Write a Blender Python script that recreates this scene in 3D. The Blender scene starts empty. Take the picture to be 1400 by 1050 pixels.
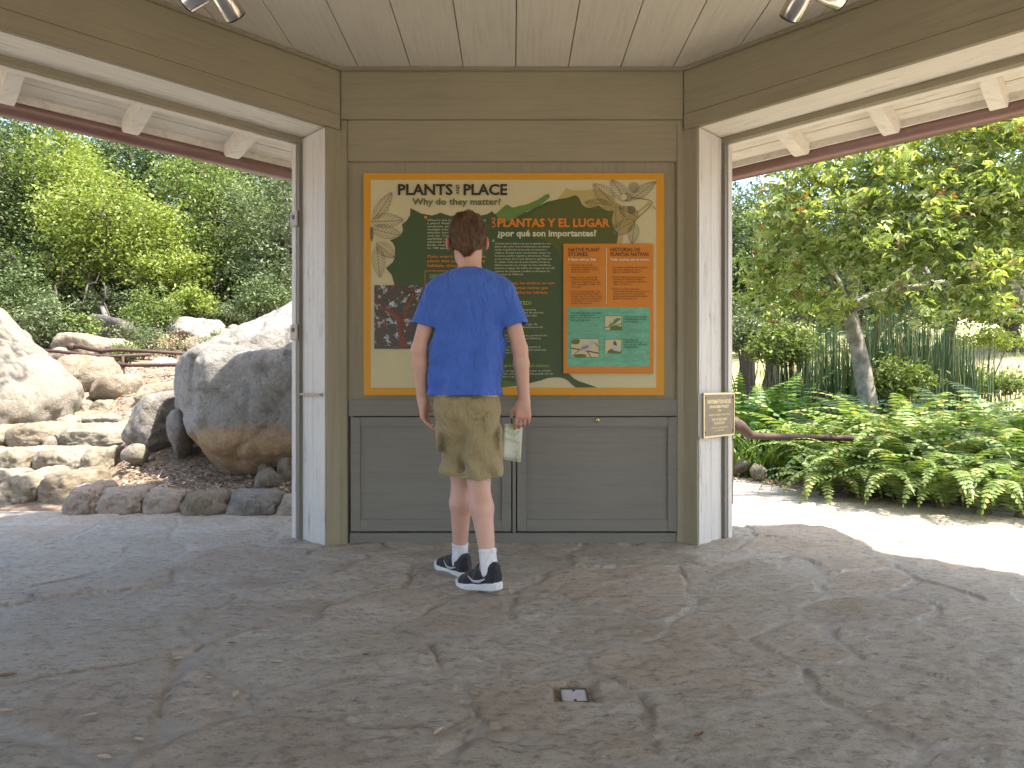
import bpy, bmesh, math, random
import numpy as np
from mathutils import Vector, Matrix, noise
random.seed(7); rng = np.random.default_rng(7)
scene = bpy.context.scene
COL = scene.collection
CAMH = 0.913; F = 930.0
def P(px, py, Y):                       # metres of a point seen at a given distance
    return Vector(((px-700)*Y/F, Y, CAMH-(py-525)*Y/F))

# ------------------------------------------------------------------ materials
def new_mat(name):
    m = bpy.data.materials.new(name); m.use_nodes = True
    nt = m.node_tree; b = nt.nodes['Principled BSDF']
    return m, nt, b
def ramp(nt, fac, stops):
    r = nt.nodes.new('ShaderNodeValToRGB')
    e = r.color_ramp.elements
    while len(e) < len(stops): e.new(0.5)
    for i, (p, c) in enumerate(stops):
        e[i].position = p; e[i].color = (c[0], c[1], c[2], 1)
    nt.links.new(fac, r.inputs['Fac']); return r.outputs['Color']
def noise_node(nt, vec, scale, detail=6, rough=.6, dist=0.0):
    n = nt.nodes.new('ShaderNodeTexNoise')
    n.inputs['Scale'].default_value = scale; n.inputs['Detail'].default_value = detail
    n.inputs['Roughness'].default_value = rough; n.inputs['Distortion'].default_value = dist
    if vec is not None: nt.links.new(vec, n.inputs['Vector'])
    return n.outputs['Fac']
def coords(nt, stretch=(1,1,1), kind='Object', rotz=0):
    tc = nt.nodes.new('ShaderNodeTexCoord'); mp = nt.nodes.new('ShaderNodeMapping')
    mp.inputs['Scale'].default_value = stretch; src = tc.outputs[kind]
    if rotz:
        m0 = nt.nodes.new('ShaderNodeMapping'); m0.inputs['Rotation'].default_value = (0, 0, rotz); nt.links.new(src, m0.inputs['Vector']); src = m0.outputs['Vector']
    nt.links.new(src, mp.inputs['Vector']); return mp.outputs['Vector']
def mixc(nt, fac, a, b, mode='MIX'):
    m = nt.nodes.new('ShaderNodeMix'); m.data_type = 'RGBA'; m.blend_type = mode
    for s, v in ((m.inputs[0], fac), (m.inputs[6], a), (m.inputs[7], b)):
        if isinstance(v, (int, float)): s.default_value = v
        elif isinstance(v, (tuple, list)): s.default_value = (v[0], v[1], v[2], 1)
        else: nt.links.new(v, s)
    return m.outputs[2]
def bump(nt, b, h, strength=.3, dist=.01, chain=None):
    n = nt.nodes.new('ShaderNodeBump'); n.inputs['Strength'].default_value = strength
    n.inputs['Distance'].default_value = dist; nt.links.new(h, n.inputs['Height'])
    if chain is not None: nt.links.new(chain, n.inputs['Normal'])
    nt.links.new(n.outputs['Normal'], b.inputs['Normal']); return n.outputs['Normal']
def simple(name, c, rough=.6, metal=0, c2=None, scale=8, bs=0, bscale=40, spec=.5, stretch=(1,1,1)):
    m, nt, b = new_mat(name)
    b.inputs['Roughness'].default_value = rough; b.inputs['Metallic'].default_value = metal
    b.inputs['Specular IOR Level'].default_value = spec
    v = coords(nt, stretch)
    if c2 is not None:
        f = noise_node(nt, v, scale)
        nt.links.new(ramp(nt, f, [(.3, c), (.7, c2)]), b.inputs['Base Color'])
    else: b.inputs['Base Color'].default_value = (*c, 1)
    if bs: bump(nt, b, noise_node(nt, v, bscale), bs, .004)
    return m
def painted_wood(name, c, wear, wearcol, axis='x', rot=0, grain=.35):
    m, nt, b = new_mat(name)
    st = {'x': (1.0, 22, 22), 'z': (22, 22, 1.0), 'y': (22, 1.0, 22)}[axis]
    v = coords(nt, st, rotz=rot)
    g = noise_node(nt, v, 2.2, 8, .65, .4)
    v2 = coords(nt, (1, 1, 1), rotz=rot)
    blot = noise_node(nt, v2, 2.5, 4, .6)
    base = mixc(nt, blot, tuple(x*.88 for x in c), tuple(min(1, x*1.1) for x in c))
    gv = ramp(nt, g, [(.30, (.80,)*3), (.5, (.97,)*3), (.8, (1.05,)*3)])
    col = mixc(nt, .8, base, gv, 'MULTIPLY')
    if wear > 0:
        st3 = tuple(s*.35 if s > 2 else s*1.2 for s in st)
        v3 = coords(nt, st3, rotz=rot)
        w = noise_node(nt, v3, 3.1, 10, .75, .3)
        wf = ramp(nt, w, [(.56-.0*wear, (0, 0, 0)), (.72, (wear,)*3)])
        col = mixc(nt, wf, col, wearcol)
    nt.links.new(col, b.inputs['Base Color'])
    b.inputs['Roughness'].default_value = .55
    n1 = bump(nt, b, g, grain, .004)
    bump(nt, b, noise_node(nt, v2, 60, 3), .12, .002, n1)
    return m
M = {}
OL = (.258, .228, .148)
for ax, r, k in (('x', 0, 'olive_x'), ('z', 0, 'olive_z'), ('x', math.radians(-45), 'olive_dl'), ('x', math.radians(45), 'olive_dr'), ('y', 0, 'olive_y')):
    M[k] = painted_wood(k, OL, .32, (.12, .10, .075), ax, r)
CR = (.72, .68, .59)
for ax, r, k in (('x', 0, 'cream_x'), ('z', 0, 'cream_z'), ('x', math.radians(-45), 'cream_dl'), ('x', math.radians(45), 'cream_dr'), ('y', 0, 'cream_y')):
    M[k] = painted_wood(k, CR, .75, (.25, .21, .17), ax, r, .6)
M['cabinet'] = painted_wood('cabinet', (.172, .162, .135), .3, (.13, .12, .10), 'x', 0, .2)
M['cabinet_z'] = painted_wood('cabinet_z', (.172, .162, .135), .35, (.13, .12, .10), 'z', 0, .2)
M['jamb'] = painted_wood('weathered_jamb', (.56, .54, .50), 1.0, (.16, .14, .12), 'z', 0, .9)
M['ceil'] = painted_wood('ceiling_paint', (.59, .555, .46), .03, (.4, .36, .3), 'y', 0, .25)
M['copper'] = simple('gutter_brown', (.20, .115, .095), .35, .3, (.27, .17, .145), 3, .1, 20)
M['shingle'] = simple('roof_shingle', (.12, .08, .06), .9, 0, (.18, .13, .1), 6, .5, 30)
M['dark_gap'] = simple('gap_dark', (.02, .018, .015), .9)
M['chrome'] = simple('brushed_nickel', (.62, .58, .52), .22, 1)
M['black'] = simple('black_plastic', (.012, .012, .013), .4)
M['brass'] = simple('brass', (.55, .42, .18), .3, 1)
M['white_paint'] = simple('latch_paint', (.42, .38, .31), .5, 0, (.3, .26, .2), 20, .2)

# ------------------------------------------------------------------ mesh helpers
def tag(o, label=None, cat=None, group=None, kind=None):
    if label: o['label'] = label
    if cat: o['category'] = cat
    if group: o['group'] = group
    if kind: o['kind'] = kind
    return o
def empty(name, loc=(0, 0, 0)):
    o = bpy.data.objects.new(name, None); COL.objects.link(o); o.location = loc
    o.empty_display_size = .1; return o
def fast_mesh(name, V, faces_flat, counts, mats=None, smooth=False, mat_idx=None):
    me = bpy.data.meshes.new(name)
    V = np.asarray(V, dtype=np.float32).reshape(-1, 3)
    me.vertices.add(len(V)); me.vertices.foreach_set('co', V.ravel())
    faces_flat = np.asarray(faces_flat, dtype=np.int32).ravel(); counts = np.asarray(counts, dtype=np.int32)
    me.loops.add(len(faces_flat)); me.loops.foreach_set('vertex_index', faces_flat)
    me.polygons.add(len(counts))
    starts = np.concatenate([[0], np.cumsum(counts)[:-1]]).astype(np.int32)
    me.polygons.foreach_set('loop_start', starts)
    me.polygons.foreach_set('use_smooth', np.full(len(counts), bool(smooth)))
    if mats:
        for m in mats: me.materials.append(m)
    if mat_idx is not None: me.polygons.foreach_set('material_index', np.asarray(mat_idx, dtype=np.int32))
    me.update(calc_edges=True); me.validate(); return me
def link(name, me, parent=None, loc=None):
    o = bpy.data.objects.new(name, me); COL.objects.link(o)
    if loc is not None: o.location = loc
    if parent is not None:
        o.parent = parent
        if parent.type == 'EMPTY' or True:
            o.location = (Vector(loc) if loc is not None else Vector((0, 0, 0))) - world_loc(parent)
    return o
def world_loc(o):
    v = Vector((0, 0, 0))
    while o is not None: v += o.location; o = o.parent
    return v
class MB:
    """collects shapes (world coordinates), builds ONE mesh object"""
    def __init__(s): s.v = []; s.f = []; s.mi = []; s.cur = 0
    def add(s, verts, faces):
        n = len(s.v); s.v += [tuple(v) for v in verts]
        for f in faces: s.f.append([i+n for i in f]); s.mi.append(s.cur)
    def box(s, lo, hi, fr=None, bev=0.0):
        """axis box in frame fr=(o,a,n,u) or world"""
        (x0, y0, z0), (x1, y1, z1) = lo, hi
        if bev > 0:
            bm = bmesh.new(); bmesh.ops.create_cube(bm, size=1)
            for v in bm.verts: v.co = Vector(((v.co.x+.5)*(x1-x0)+x0, (v.co.y+.5)*(y1-y0)+y0, (v.co.z+.5)*(z1-z0)+z0))
            bmesh.ops.bevel(bm, geom=bm.edges[:], offset=bev, segments=2, affect='EDGES')
            bm.verts.index_update()
            vs = [v.co.copy() for v in bm.verts]; fs = [[v.index for v in f.verts] for f in bm.faces]; bm.free()
        else:
            vs = [Vector((x, y, z)) for z in (z0, z1) for x, y in ((x0, y0), (x1, y0), (x1, y1), (x0, y1))]
            fs = [(3, 2, 1, 0), (4, 5, 6, 7), (0, 1, 5, 4), (1, 2, 6, 5), (2, 3, 7, 6), (3, 0, 4, 7)]
        if fr:
            o, a, n = fr; vs = [o + a*v.x + n*v.y + Vector((0, 0, v.z)) for v in vs]
            if a.cross(n).z < 0: fs = [tuple(reversed(f)) for f in fs]
        s.add(vs, fs); return s
    def prism(s, pts, z0, z1, ax=None):
        """polygon (list of 2D or Vector) extruded in z"""
        n = len(pts)
        area = sum(pts[i][0]*pts[(i+1) % n][1]-pts[(i+1) % n][0]*pts[i][1] for i in range(n))
        if area < 0: pts = pts[::-1]
        vs = [(p[0], p[1], z0) for p in pts]+[(p[0], p[1], z1) for p in pts]
        fs = [list(range(n))[::-1], list(range(n, 2*n))]+[[i, (i+1) % n, n+(i+1) % n, n+i] for i in range(n)]
        s.add(vs, fs); return s
    def tube(s, pts, rads, sides=8, caps=True):
        pts = [Vector(p) for p in pts]
        if isinstance(rads, (int, float)): rads = [rads]*len(pts)
        t0 = (pts[1]-pts[0]).normalized()
        ref = Vector((0, 0, 1)) if abs(t0.z) < .9 else Vector((1, 0, 0))
        u = t0.cross(ref).normalized(); rings = []; vs = []
        for i, p in enumerate(pts):
            if i == 0: t = pts[1]-pts[0]
            elif i == len(pts)-1: t = pts[-1]-pts[-2]
            else: t = pts[i+1]-pts[i-1]
            t = t.normalized(); u = (u - t*u.dot(t)).normalized(); w = t.cross(u)
            for k in range(sides):
                a = 2*math.pi*k/sides
                vs.append(p+(u*math.cos(a)+w*math.sin(a))*rads[i])
        fs = []
        for i in range(len(pts)-1):
            for k in range(sides):
                k2 = (k+1) % sides
                fs.append((i*sides+k, i*sides+k2, (i+1)*sides+k2, (i+1)*sides+k))
        if caps:
            fs.append(tuple(range(sides))[::-1]); fs.append(tuple(range((len(pts)-1)*sides, len(pts)*sides)))
        s.add(vs, fs); return s
    def build(s, name, mat, parent=None, smooth=False, loc=None, flat_first=False):
        mats = mat if isinstance(mat, list) else [mat]
        loc = Vector(loc) if loc is not None else (world_loc(parent) if parent else None)
        V = np.array(s.v, dtype=np.float64)
        if loc is None: loc = Vector(V.mean(0)) if False else Vector((float((V[:, 0].min()+V[:, 0].max())/2), float((V[:, 1].min()+V[:, 1].max())/2), float(V[:, 2].min())))
        V = V-np.array(loc)
        flat = [i for f in s.f for i in f]
        me = fast_mesh(name, V, flat, [len(f) for f in s.f], mats, smooth, s.mi)
        o = bpy.data.objects.new(name, me); COL.objects.link(o)
        if parent is not None: o.parent = parent; o.location = loc-world_loc(parent)
        else: o.location = loc
        return o

# ------------------------------------------------------------------ KIOSK
VL, VR = Vector((-.975, 3.86, 0)), Vector((.975, 3.86, 0))
TD = 2.4; SY = 1.95
poly = [VL, VR, Vector((.975+TD, 3.86-TD, 0)), Vector((.975+TD, 3.86-TD-SY, 0)), Vector((.975, 3.86-2*TD-SY, 0)),
        Vector((-.975, 3.86-2*TD-SY, 0)), Vector((-.975-TD, 3.86-TD-SY, 0)), Vector((-.975-TD, 3.86-TD, 0))]
kiosk = empty('information_kiosk', (0, 3.86-TD-SY/2, 0))
tag(kiosk, 'olive painted open-sided octagonal wooden kiosk with cream eaves around the walking person', 'kiosk')
CEN = Vector((0, 3.86-TD-SY/2, 0))
ZB, ZC = 2.353, 2.706
def offs(n):   # polygon offset outward by n
    out = []
    for i in range(8):
        a, b, c = poly[i-1], poly[i], poly[(i+1) % 8]
        d1 = (b-a).normalized(); d2 = (c-b).normalized()
        n1 = Vector((-d1.y, d1.x, 0)); n2 = Vector((-d2.y, d2.x, 0))
        if n1.dot(b-CEN) < 0: n1 = -n1; n2 = -n2
        m = (n1+n2).normalized(); out.append(b+m*(n/m.dot(n1)))
    return out
def wz(py): return CAMH-(py-525)/240.93
def wx(px): return (px-700)/240.93
# back wall boards
W = lambda lo, hi, bev=.003: MB().box(lo, hi, None, bev)
def kp(name, mb, mat, lab=None):
    o = mb.build(name, mat, kiosk)
    if lab: o['label'] = lab
    return o
kp('header_board', W((-.972, 3.862, wz(163)), (.972, 3.97, ZC)), M['olive_x'])
kp('wall_board', W((wx(475), 3.868, wz(220)), (wx(929), 3.96, wz(163)-.002)), M['olive_x'])
kp('wall_panel', W((wx(474), 3.885, wz(548)), (wx(930), 3.95, wz(219))), M['olive_z'])
kp('wall_rail', W((wx(476), 3.866, wz(569)), (wx(929), 3.96, wz(546))), M['cabinet'])
mbp = W((wx(477), 3.875, wz(748)), (wx(929), 3.97, wz(729.5)), .004)
kp('base_board', mbp, M['cabinet'])
for sgn in (-1, 1):
    m = W((min(sgn*.935, sgn*.972), 3.864, -.03), (max(sgn*.935, sgn*.972), 3.96, wz(164)), .003)
    kp('pilaster', m, M['olive_z'])
kp('cabinet_carcass', W((wx(478), 3.93, wz(730)), (wx(928), 3.97, wz(569))), M['dark_gap'])
def cab_door(x0, x1, knob):
    z0, z1 = wz(727), wz(570.5); st = 13/241
    root = None
    m = MB()
    m.box((x0, 3.869, z0), (x0+st, 3.90, z1), None, .002); m.box((x1-st, 3.869, z0), (x1, 3.90, z1), None, .002)
    m.box((x0+st+.0005, 3.8695, z1-st), (x1-st-.0005, 3.90, z1), None, .002); m.box((x0+st+.0005, 3.8695, z0), (x1-st-.0005, 3.90, z0+st*1.25), None, .002)
    m.box((x0+st-.005, 3.882, z0+st*1.25-.005), (x1-st+.005, 3.925, z1-st+.005))
    o = m.build('cabinet_door', M['cabinet'], kiosk)
    if knob:
        k = MB().tube([(wx(817), 3.870, wz(574.5)), (wx(817), 3.860, wz(574.5)), (wx(817), 3.857, wz(574.5))], [.013, .013, .009], 14).tube([(wx(817), 3.8575, wz(574.5)), (wx(817), 3.8545, wz(574.5))], .004, 8)
        k.build('lock_knob', M['brass'], o, True)
cab_door(wx(479), wx(699), False)
cab_door(wx(707), wx(926.5), True)
kp('centre_stile', W((wx(700.5), 3.8705, wz(729)), (wx(705.5), 3.90, wz(571))), M['cabinet_z'])
# posts at all vertices, beams on all sides except the back wall (side 0)
def frame(i):
    a, b = poly[i], poly[(i+1) % 8]; d = (b-a).normalized(); n = Vector((-d.y, d.x, 0))
    if n.dot((a+b)/2-CEN) < 0: n = -n
    return a, d, n, (b-a).length
THK = .27
def olive(d): return M['olive_x'] if abs(d.y) < .1 else M['olive_y'] if abs(d.x) < .1 else (M['olive_dr'] if d.x*d.y < 0 else M['olive_dl'])
def cream(d): return M['cream_x'] if abs(d.y) < .1 else M['cream_y'] if abs(d.x) < .1 else (M['cream_dr'] if d.x*d.y < 0 else M['cream_dl'])
o35 = offs(.33); JB = .084
for i in range(8):
    v = poly[i]; a0, d0, n0, L0 = frame(i-1); a1, d1, n1, L1 = frame(i)
    # inner polygon: along previous side back, vertex, along next side
    if i == 0:      # VL: prev side = left diagonal (i=7), next = back wall
        p = [v+d1*.035, v, v-d0*JB, v-d0*JB+n0*THK, v-d0*JB+n0*.33, o35[i], v+d1*.035+n1*.33]
    elif i == 1:
        p = [v-d0*.035, v, v+d1*JB, v+d1*JB+n1*THK, v+d1*JB+n1*.33, o35[i], v-d0*.035+n0*.33]
    else:
        p = [v-d0*JB, v, v+d1*JB, v+d1*JB+n1*.33, o35[i], v-d0*JB+n0*.33]
    po = MB().prism([(q.x, q.y) for q in p], -.03, ZB-.002).build('post', M['olive_z'], kiosk)
    jambs = []
    if i != 1: jambs.append((v-d0*JB, -d0, n0))
    if i != 0: jambs.append((v+d1*JB, d1, n1))
    for (o, d, n) in jambs:
        MB().box((.0005, .014, -.03), (.005, .145, ZB-.003), (o, d, n)).box((.0005, .1475, -.03), (.005, THK-.002, ZB-.003), (o, d, n)).build('jamb_board', M['jamb'], kiosk)
        MB().box((-.02, THK, -.03), (.026, THK+.034, ZB-.001), (o, d, n)).build('door_stop', M['cabinet_z'], kiosk)
        MB().box((-.075, THK+.034, -.03), (.030, THK+.08, ZB-.001), (o, d, n)).build('corner_trim', M['jamb'], kiosk)
for v in (VL, VR):
    ob = Vector((v.x*.414, abs(v.x), 0)).normalized() if False else Vector((math.copysign(math.sin(math.radians(22.5)), v.x), math.cos(math.radians(22.5)), 0)); tb_ = Vector((ob.y, -ob.x, 0))
    MB().box((-.03, .016, ZB-.001), (.03, .12, ZC-.01), (v, tb_, ob)).build('corner_block', M['olive_z'], kiosk)
for i in range(1, 8):
    a, d, n, L = frame(i); fr = (a, d, n)
    a_, d_ = a, d
    MB().box((.001, .001, ZB), (L-.001, .025, ZC), fr).build('beam', olive(d), kiosk)
    MB().box((.006, -.012, ZB-.003), (L-.006, .0, ZB+.083), fr, .003).build('beam_trim', olive(d), kiosk)
    MB().box((.006, -.0035, ZB+.0835), (L-.006, .0, ZB+.0875), fr).build('beam_shadow_line', M['dark_gap'], kiosk)  # thin dark strip standing in for the shadow line above the trim
    MB().box((.001, .0255, ZB+.004), (L-.001, THK-.001, ZC), fr).build('beam_soffit', cream(d), kiosk)
    MB().box((0, THK, ZB-.030), (L, THK+.034, ZC-.02), fr).build('beam_stop', olive(d), kiosk)
    MB().box((-.02, THK+.034, ZB-.036), (L+.02, THK+.08, ZC-.03), fr).build('outer_trim', cream(d), kiosk)
# crown moulding
m = MB()
for i in range(8):
    a, d, n, L = frame(i)
    m.box((.0, -.022, ZC-.022), (L, .0, ZC-.001), (a, d, n), .006)
kp('crown_moulding', m, M['olive_x'])
# ceiling: boards running away from the viewer
m = MB(); x = wx(705)-14*.297
ys = 3.86; yn = 3.86-2*TD-SY
while x < 3.4:
    x0, x1 = max(x+.0022, -3.36), min(x+.297-.0022, 3.36)
    if x1 > x0:
        m.box((x0, yn, ZC), (x1, ys, ZC+.02), None, .0015)
    x += .297
kp('ceiling', m, M['ceil'])
kp('ceiling_backing', MB().box((-3.35, yn, ZC+.0225), (2.6, ys, ZC+.04)), M['dark_gap'])
# roof: deck, rafters, gutter, fascia
def zdeck(n): return 2.438+(1.0-n)*.25
i0, i1 = offs(THK+.07), offs(1.0)
for i in range(8):
    a, b, c, dd = i0[i], i0[(i+1) % 8], i1[(i+1) % 8], i1[i]
    aa, d, n, L = frame(i)
    m = MB(); NB = 5
    for k in range(NB):
        t0, t1 = k/NB, (k+1)/NB-.010
        q = [a.lerp(dd, t0), b.lerp(c, t0), b.lerp(c, t1), a.lerp(dd, t1)]
        zz = [zdeck(.34+.66*t0)]*2+[zdeck(.34+.66*t1)]*2
        lo = [(p.x, p.y, z) for p, z in zip(q, zz)]; hi = [(p.x, p.y, z+.019) for p, z in zip(q, zz)]
        m.add(lo+hi, [(0, 1, 2, 3), (7, 6, 5, 4), (0, 4, 5, 1), (1, 5, 6, 2), (2, 6, 7, 3), (3, 7, 4, 0)])
    m.build('eave_deck', cream(d), kiosk)
o0, o1 = offs(.2), offs(1.07)
m = MB(); apex = (CEN.x, CEN.y, 4.0)
vs = [(p.x, p.y, zdeck(1.07)+.03) for p in o1]+[(p.x, p.y, zdeck(1.07)+.06) for p in o1]+[apex]
vs = [(p.x, p.y, zdeck(1.07)+.03) for p in o1]*2+[(p.x, p.y, zdeck(1.07)+.055) for p in o1]+[apex, (CEN.x, CEN.y, 3.9)]
fs = [(8+i, 8+(i+1) % 8, 16+(i+1) % 8, 16+i) for i in range(8)]+[(16+i, 16+(i+1) % 8, 24) for i in range(8)]+[((i+1) % 8, i, 25) for i in range(8)]
m.add(vs, fs); kp('roof', m, M['shingle'])
for i in range(8):
    a, d, n, L = frame(i)
    if i in (0,): pos = [.2+.52*k for k in range(4)]
    elif i == 1: pos = [.29+.515*k for k in range(4)]
    elif i == 7: pos = [L-(.23+.588*k) for k in range(4)]
    else: pos = [.3+.56*k for k in range(int((L-.3)/.56)+1)]
    for s in pos:
        # rafter side profile (n, z) with a rounded tail
        prof = [(.34, zdeck(.34)-.002), (.985, zdeck(.985)-.002)]
        cx, cz, R = .90, zdeck(.9)-.105+.05, .052
        for k in range(0, 7):
            t = math.radians(15-k*17.5); prof.append((cx+R*1.1*math.cos(t), cz+R*math.sin(t)-.004))
        prof = [(.34, zdeck(.34)-.001), (.975, zdeck(.975)-.001), (.962, zdeck(.96)-.06), (.94, zdeck(.94)-.088), (.91, zdeck(.91)-.103), (.875, zdeck(.88)-.11), (.34, zdeck(.34)-.11)]
        vs = []
        for w in (s-.036, s+.036):
            for (nn, z) in prof: p = a+d*w+n*nn; vs.append((p.x, p.y, z))
        k = len(prof); fs = [list(range(k)), list(range(k, 2*k))[::-1]]+[[(j+1) % k, j, j+k, (j+1) % k+k] for j in range(k)]
        mm = MB(); mm.add(vs, fs); mm.build('rafter', M['cream_x'], kiosk)
g = MB(); f = MB()
prof = [(.998, 2.425), (1.0, 2.375), (1.02, 2.345), (1.06, 2.335), (1.10, 2.35), (1.118, 2.39), (1.12, 2.45), (1.112, 2.45), (1.10, 2.40), (1.06, 2.36), (1.03, 2.37), (1.012, 2.44)]
rings = [[(p.x, p.y, z) for p in offs(nn)] for nn, z in prof]
for i in range(8):
    g = MB()
    vs = [rings[j][i] for j in range(len(prof))]+[rings[j][(i+1) % 8] for j in range(len(prof))]
    k = len(prof); g.add(vs, [[j, (j+1) % k, (j+1) % k+k, j+k] for j in range(k)])
    g.build('gutter', M['copper'], kiosk, True)
pa, pb = offs(.975), offs(.992)
for i in range(8):
    j = (i+1) % 8
    f.prism([(pa[i].x, pa[i].y), (pa[j].x, pa[j].y), (pb[j].x, pb[j].y), (pb[i].x, pb[i].y)], 2.405, 2.47)
f.build('fascia', M['cream_x'], kiosk)
# latch brackets and ledge on the left post
a, d, n, L = frame(7); o = VL-d*JB
for pz in (303, 455):
    z = P(0, pz, 4.06).z
    MB().box((-.05, THK+.083, z-.045), (.030, THK+.095, z+.045), (o, -d, n), .003).box((.031, THK-.0, z-.045), (.040, THK+.083, z+.045), (o, -d, n), .003).build('latch_plate', M['white_paint'], kiosk)
    q = o+(-d)*.0405+n*(THK+.045); q.z = z+.012
    MB().tube([q, q+(-d)*.004], .014, 12).build('latch_hole', M['black'], kiosk)
z = P(0, 539, 3.95).z
MB().box((.006, .03, z-.007), (.028, THK-.005, z+.007), (o, -d, n), .003).build('jamb_ledge', M['white_paint'], kiosk)
# gate-catch rod end
# ------------------------------------------------------------------ spotlights
def spot_fixture(name, label, heads, base):
    root = empty(name, base)
    tag(root, label, 'spotlight', 'twin spotlights on the kiosk ceiling')
    bz = ZC-.001
    MB().tube([(base[0], base[1], bz), (base[0], base[1], bz-.02), (base[0], base[1], bz-.028)], [.055, .055, .045], 20).build('ceiling_canopy', M['white_paint'], root, True)
    for B, T in heads:
        B, T = Vector(B), Vector(T); ax = (B-T).normalized()
        h = MB().tube([T-ax*.006, T, B, B+ax*.003], [.03, .043, .043, .040], 24, False).build('lamp_head', M['chrome'], root, True)
        MB().tube([B-ax*.018, B-ax*.0185], [.0405, .0405], 20).tube([T+ax*.001, T+ax*.002], .041, 16).build('lamp_lens', M['black'], h)
        MB().tube([B+ax*.003, B+ax*.006, B-ax*.012], [.0435, .0425, .041], 24, False).build('lamp_ring', M['black'], h)
        mid = T.lerp(B, .3)
        MB().tube([(base[0], base[1], bz-.026), (base[0]*.7+mid.x*.3, base[1], bz-.06), mid-ax*.0+Vector((0, 0, .035))], .011, 10).build('lamp_arm', M['black'], root, True)
YL = 2.65
spot_fixture('twin_spotlight', 'brushed nickel twin spotlight on the ceiling above the left opening',
             [(P(321, 22, YL+.06), P(290, -30, YL-.05)), (P(256, 2, YL+.06), P(312, -36, YL))], (P(300, 0, YL).x, YL, ZC))
spot_fixture('twin_spotlight', 'brushed nickel twin spotlight on the ceiling above the right opening',
             [(P(1080, 23, YL+.06), P(1108, -30, YL-.05)), (P(1150, 0, YL+.06), P(1090, -36, YL))], (P(1098, 0, YL).x, YL, ZC))
# ------------------------------------------------------------------ SIGN
SY0 = 3.848                                  # face of the main panel
SS = F/SY0
def sgp(px, py, lay=0): return Vector(((px-700)/SS, SY0-.0009*lay, CAMH-(py-525)/SS))
def flatmat(name, c, rough=.45, noisy=0):
    m, nt, b = new_mat(name)
    b.inputs['Roughness'].default_value = rough; b.inputs['Specular IOR Level'].default_value = .35
    if noisy:
        v = coords(nt, (1, 1, 1)); f = noise_node(nt, v, 4, 3)
        nt.links.new(mixc(nt, f, tuple(x*(1-noisy) for x in c), tuple(x*(1+noisy) for x in c)), b.inputs['Base Color'])
    else: b.inputs['Base Color'].default_value = (*c, 1)
    return m
C = {'orange': (.62, .29, .015), 'cream': (.56, .50, .29), 'dgreen': (.050, .085, .027), 'olive': (.085, .098, .014), 'lgreen': (.12, .21, .045),
     'tan': (.44, .35, .12), 'ink': (.028, .028, .018), 'inkgreen': (.12, .14, .05), 'otext': (.66, .20, .012), 'ctext': (.60, .60, .42), 'ytext': (.32, .42, .08),
     'line': (.20, .17, .09), 'panel': (.58, .20, .010), 'teal': (.10, .36, .22), 'teal2': (.20, .42, .30), 'white': (.68, .68, .60), 'rust': (.20, .045, .018), 'grey': (.33, .31, .33), 'moss': (.10, .15, .03), 'dred': (.07, .022, .008)}
C = {k: tuple(x*.86 for x in c) for k, c in C.items()}
for k, c in C.items(): M['s_'+k] = flatmat('sign_'+k, c, .45, .05 if k in ('cream', 'orange', 'panel') else 0)
sign = empty('information_sign', (0, SY0+.02, wz(541)))
tag(sign, 'large orange bordered plants and place information sign on the olive kiosk wall', 'sign')
def slab(name, x0, y0, x1, y1, Y0, Y1, mat, parent, bev=.002):
    return MB().box(((x0-700)/SS, Y0, CAMH-(y1-525)/SS), ((x1-700)/SS, Y1, CAMH-(y0-525)/SS), None, bev).build(name, mat, parent)
slab('sign_panel', 497, 236.5, 908, 540.5, SY0, 3.8845, M['s_orange'], sign)
def flatpoly(name, pts, lay, mat, parent=sign):
    """a printed shape: polygon triangulated by bmesh"""
    from mathutils.geometry import tessellate_polygon
    tris = tessellate_polygon([[Vector((x, -y, 0)) for x, y in pts]]); out = []
    for t in tris:
        a, b_, c_ = (pts[i] for i in t)
        cr = (b_[0]-a[0])*(c_[1]-a[1])-(b_[1]-a[1])*(c_[0]-a[0])
        if abs(cr) > 1e-7: out.append(tuple(t) if cr < 0 else tuple(t)[::-1])
    mb = MB(); mb.add([sgp(x, y, lay) for x, y in pts], out)
    return mb.build(name, mat, parent) if name else mb
def rect(x0, y0, x1, y1): return [(x0, y0), (x1, y0), (x1, y1), (x0, y1)]
flatpoly('printed_background', rect(507, 246, 897, 530), 1, M['s_cream'])
def cham(p, it=2):
    for _ in range(it):
        q = []
        for i in range(len(p)):
            a, b = p[i], p[(i+1) % len(p)]
            q += [(a[0]*.8+b[0]*.2, a[1]*.8+b[1]*.2), (a[0]*.2+b[0]*.8, a[1]*.2+b[1]*.8)]
        p = q
    return p
tan = [(755, 285), (762.9, 270.6), (768, 266), (773.9, 257.2), (780, 260), (788, 260.4), (800, 260), (810, 258.8), (820, 259), (825.7, 262.7), (835, 268), (841.4, 275.3), (848, 280), (860, 286), (872.8, 287.9), (887, 275.3), (889, 279.2), (880, 286), (872.8, 292), (869.7, 303.6), (862, 316), (852, 322), (850, 345), (800, 345)]
flatpoly('printed_tan_leaf', tan, 2, M['s_tan'])
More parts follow.
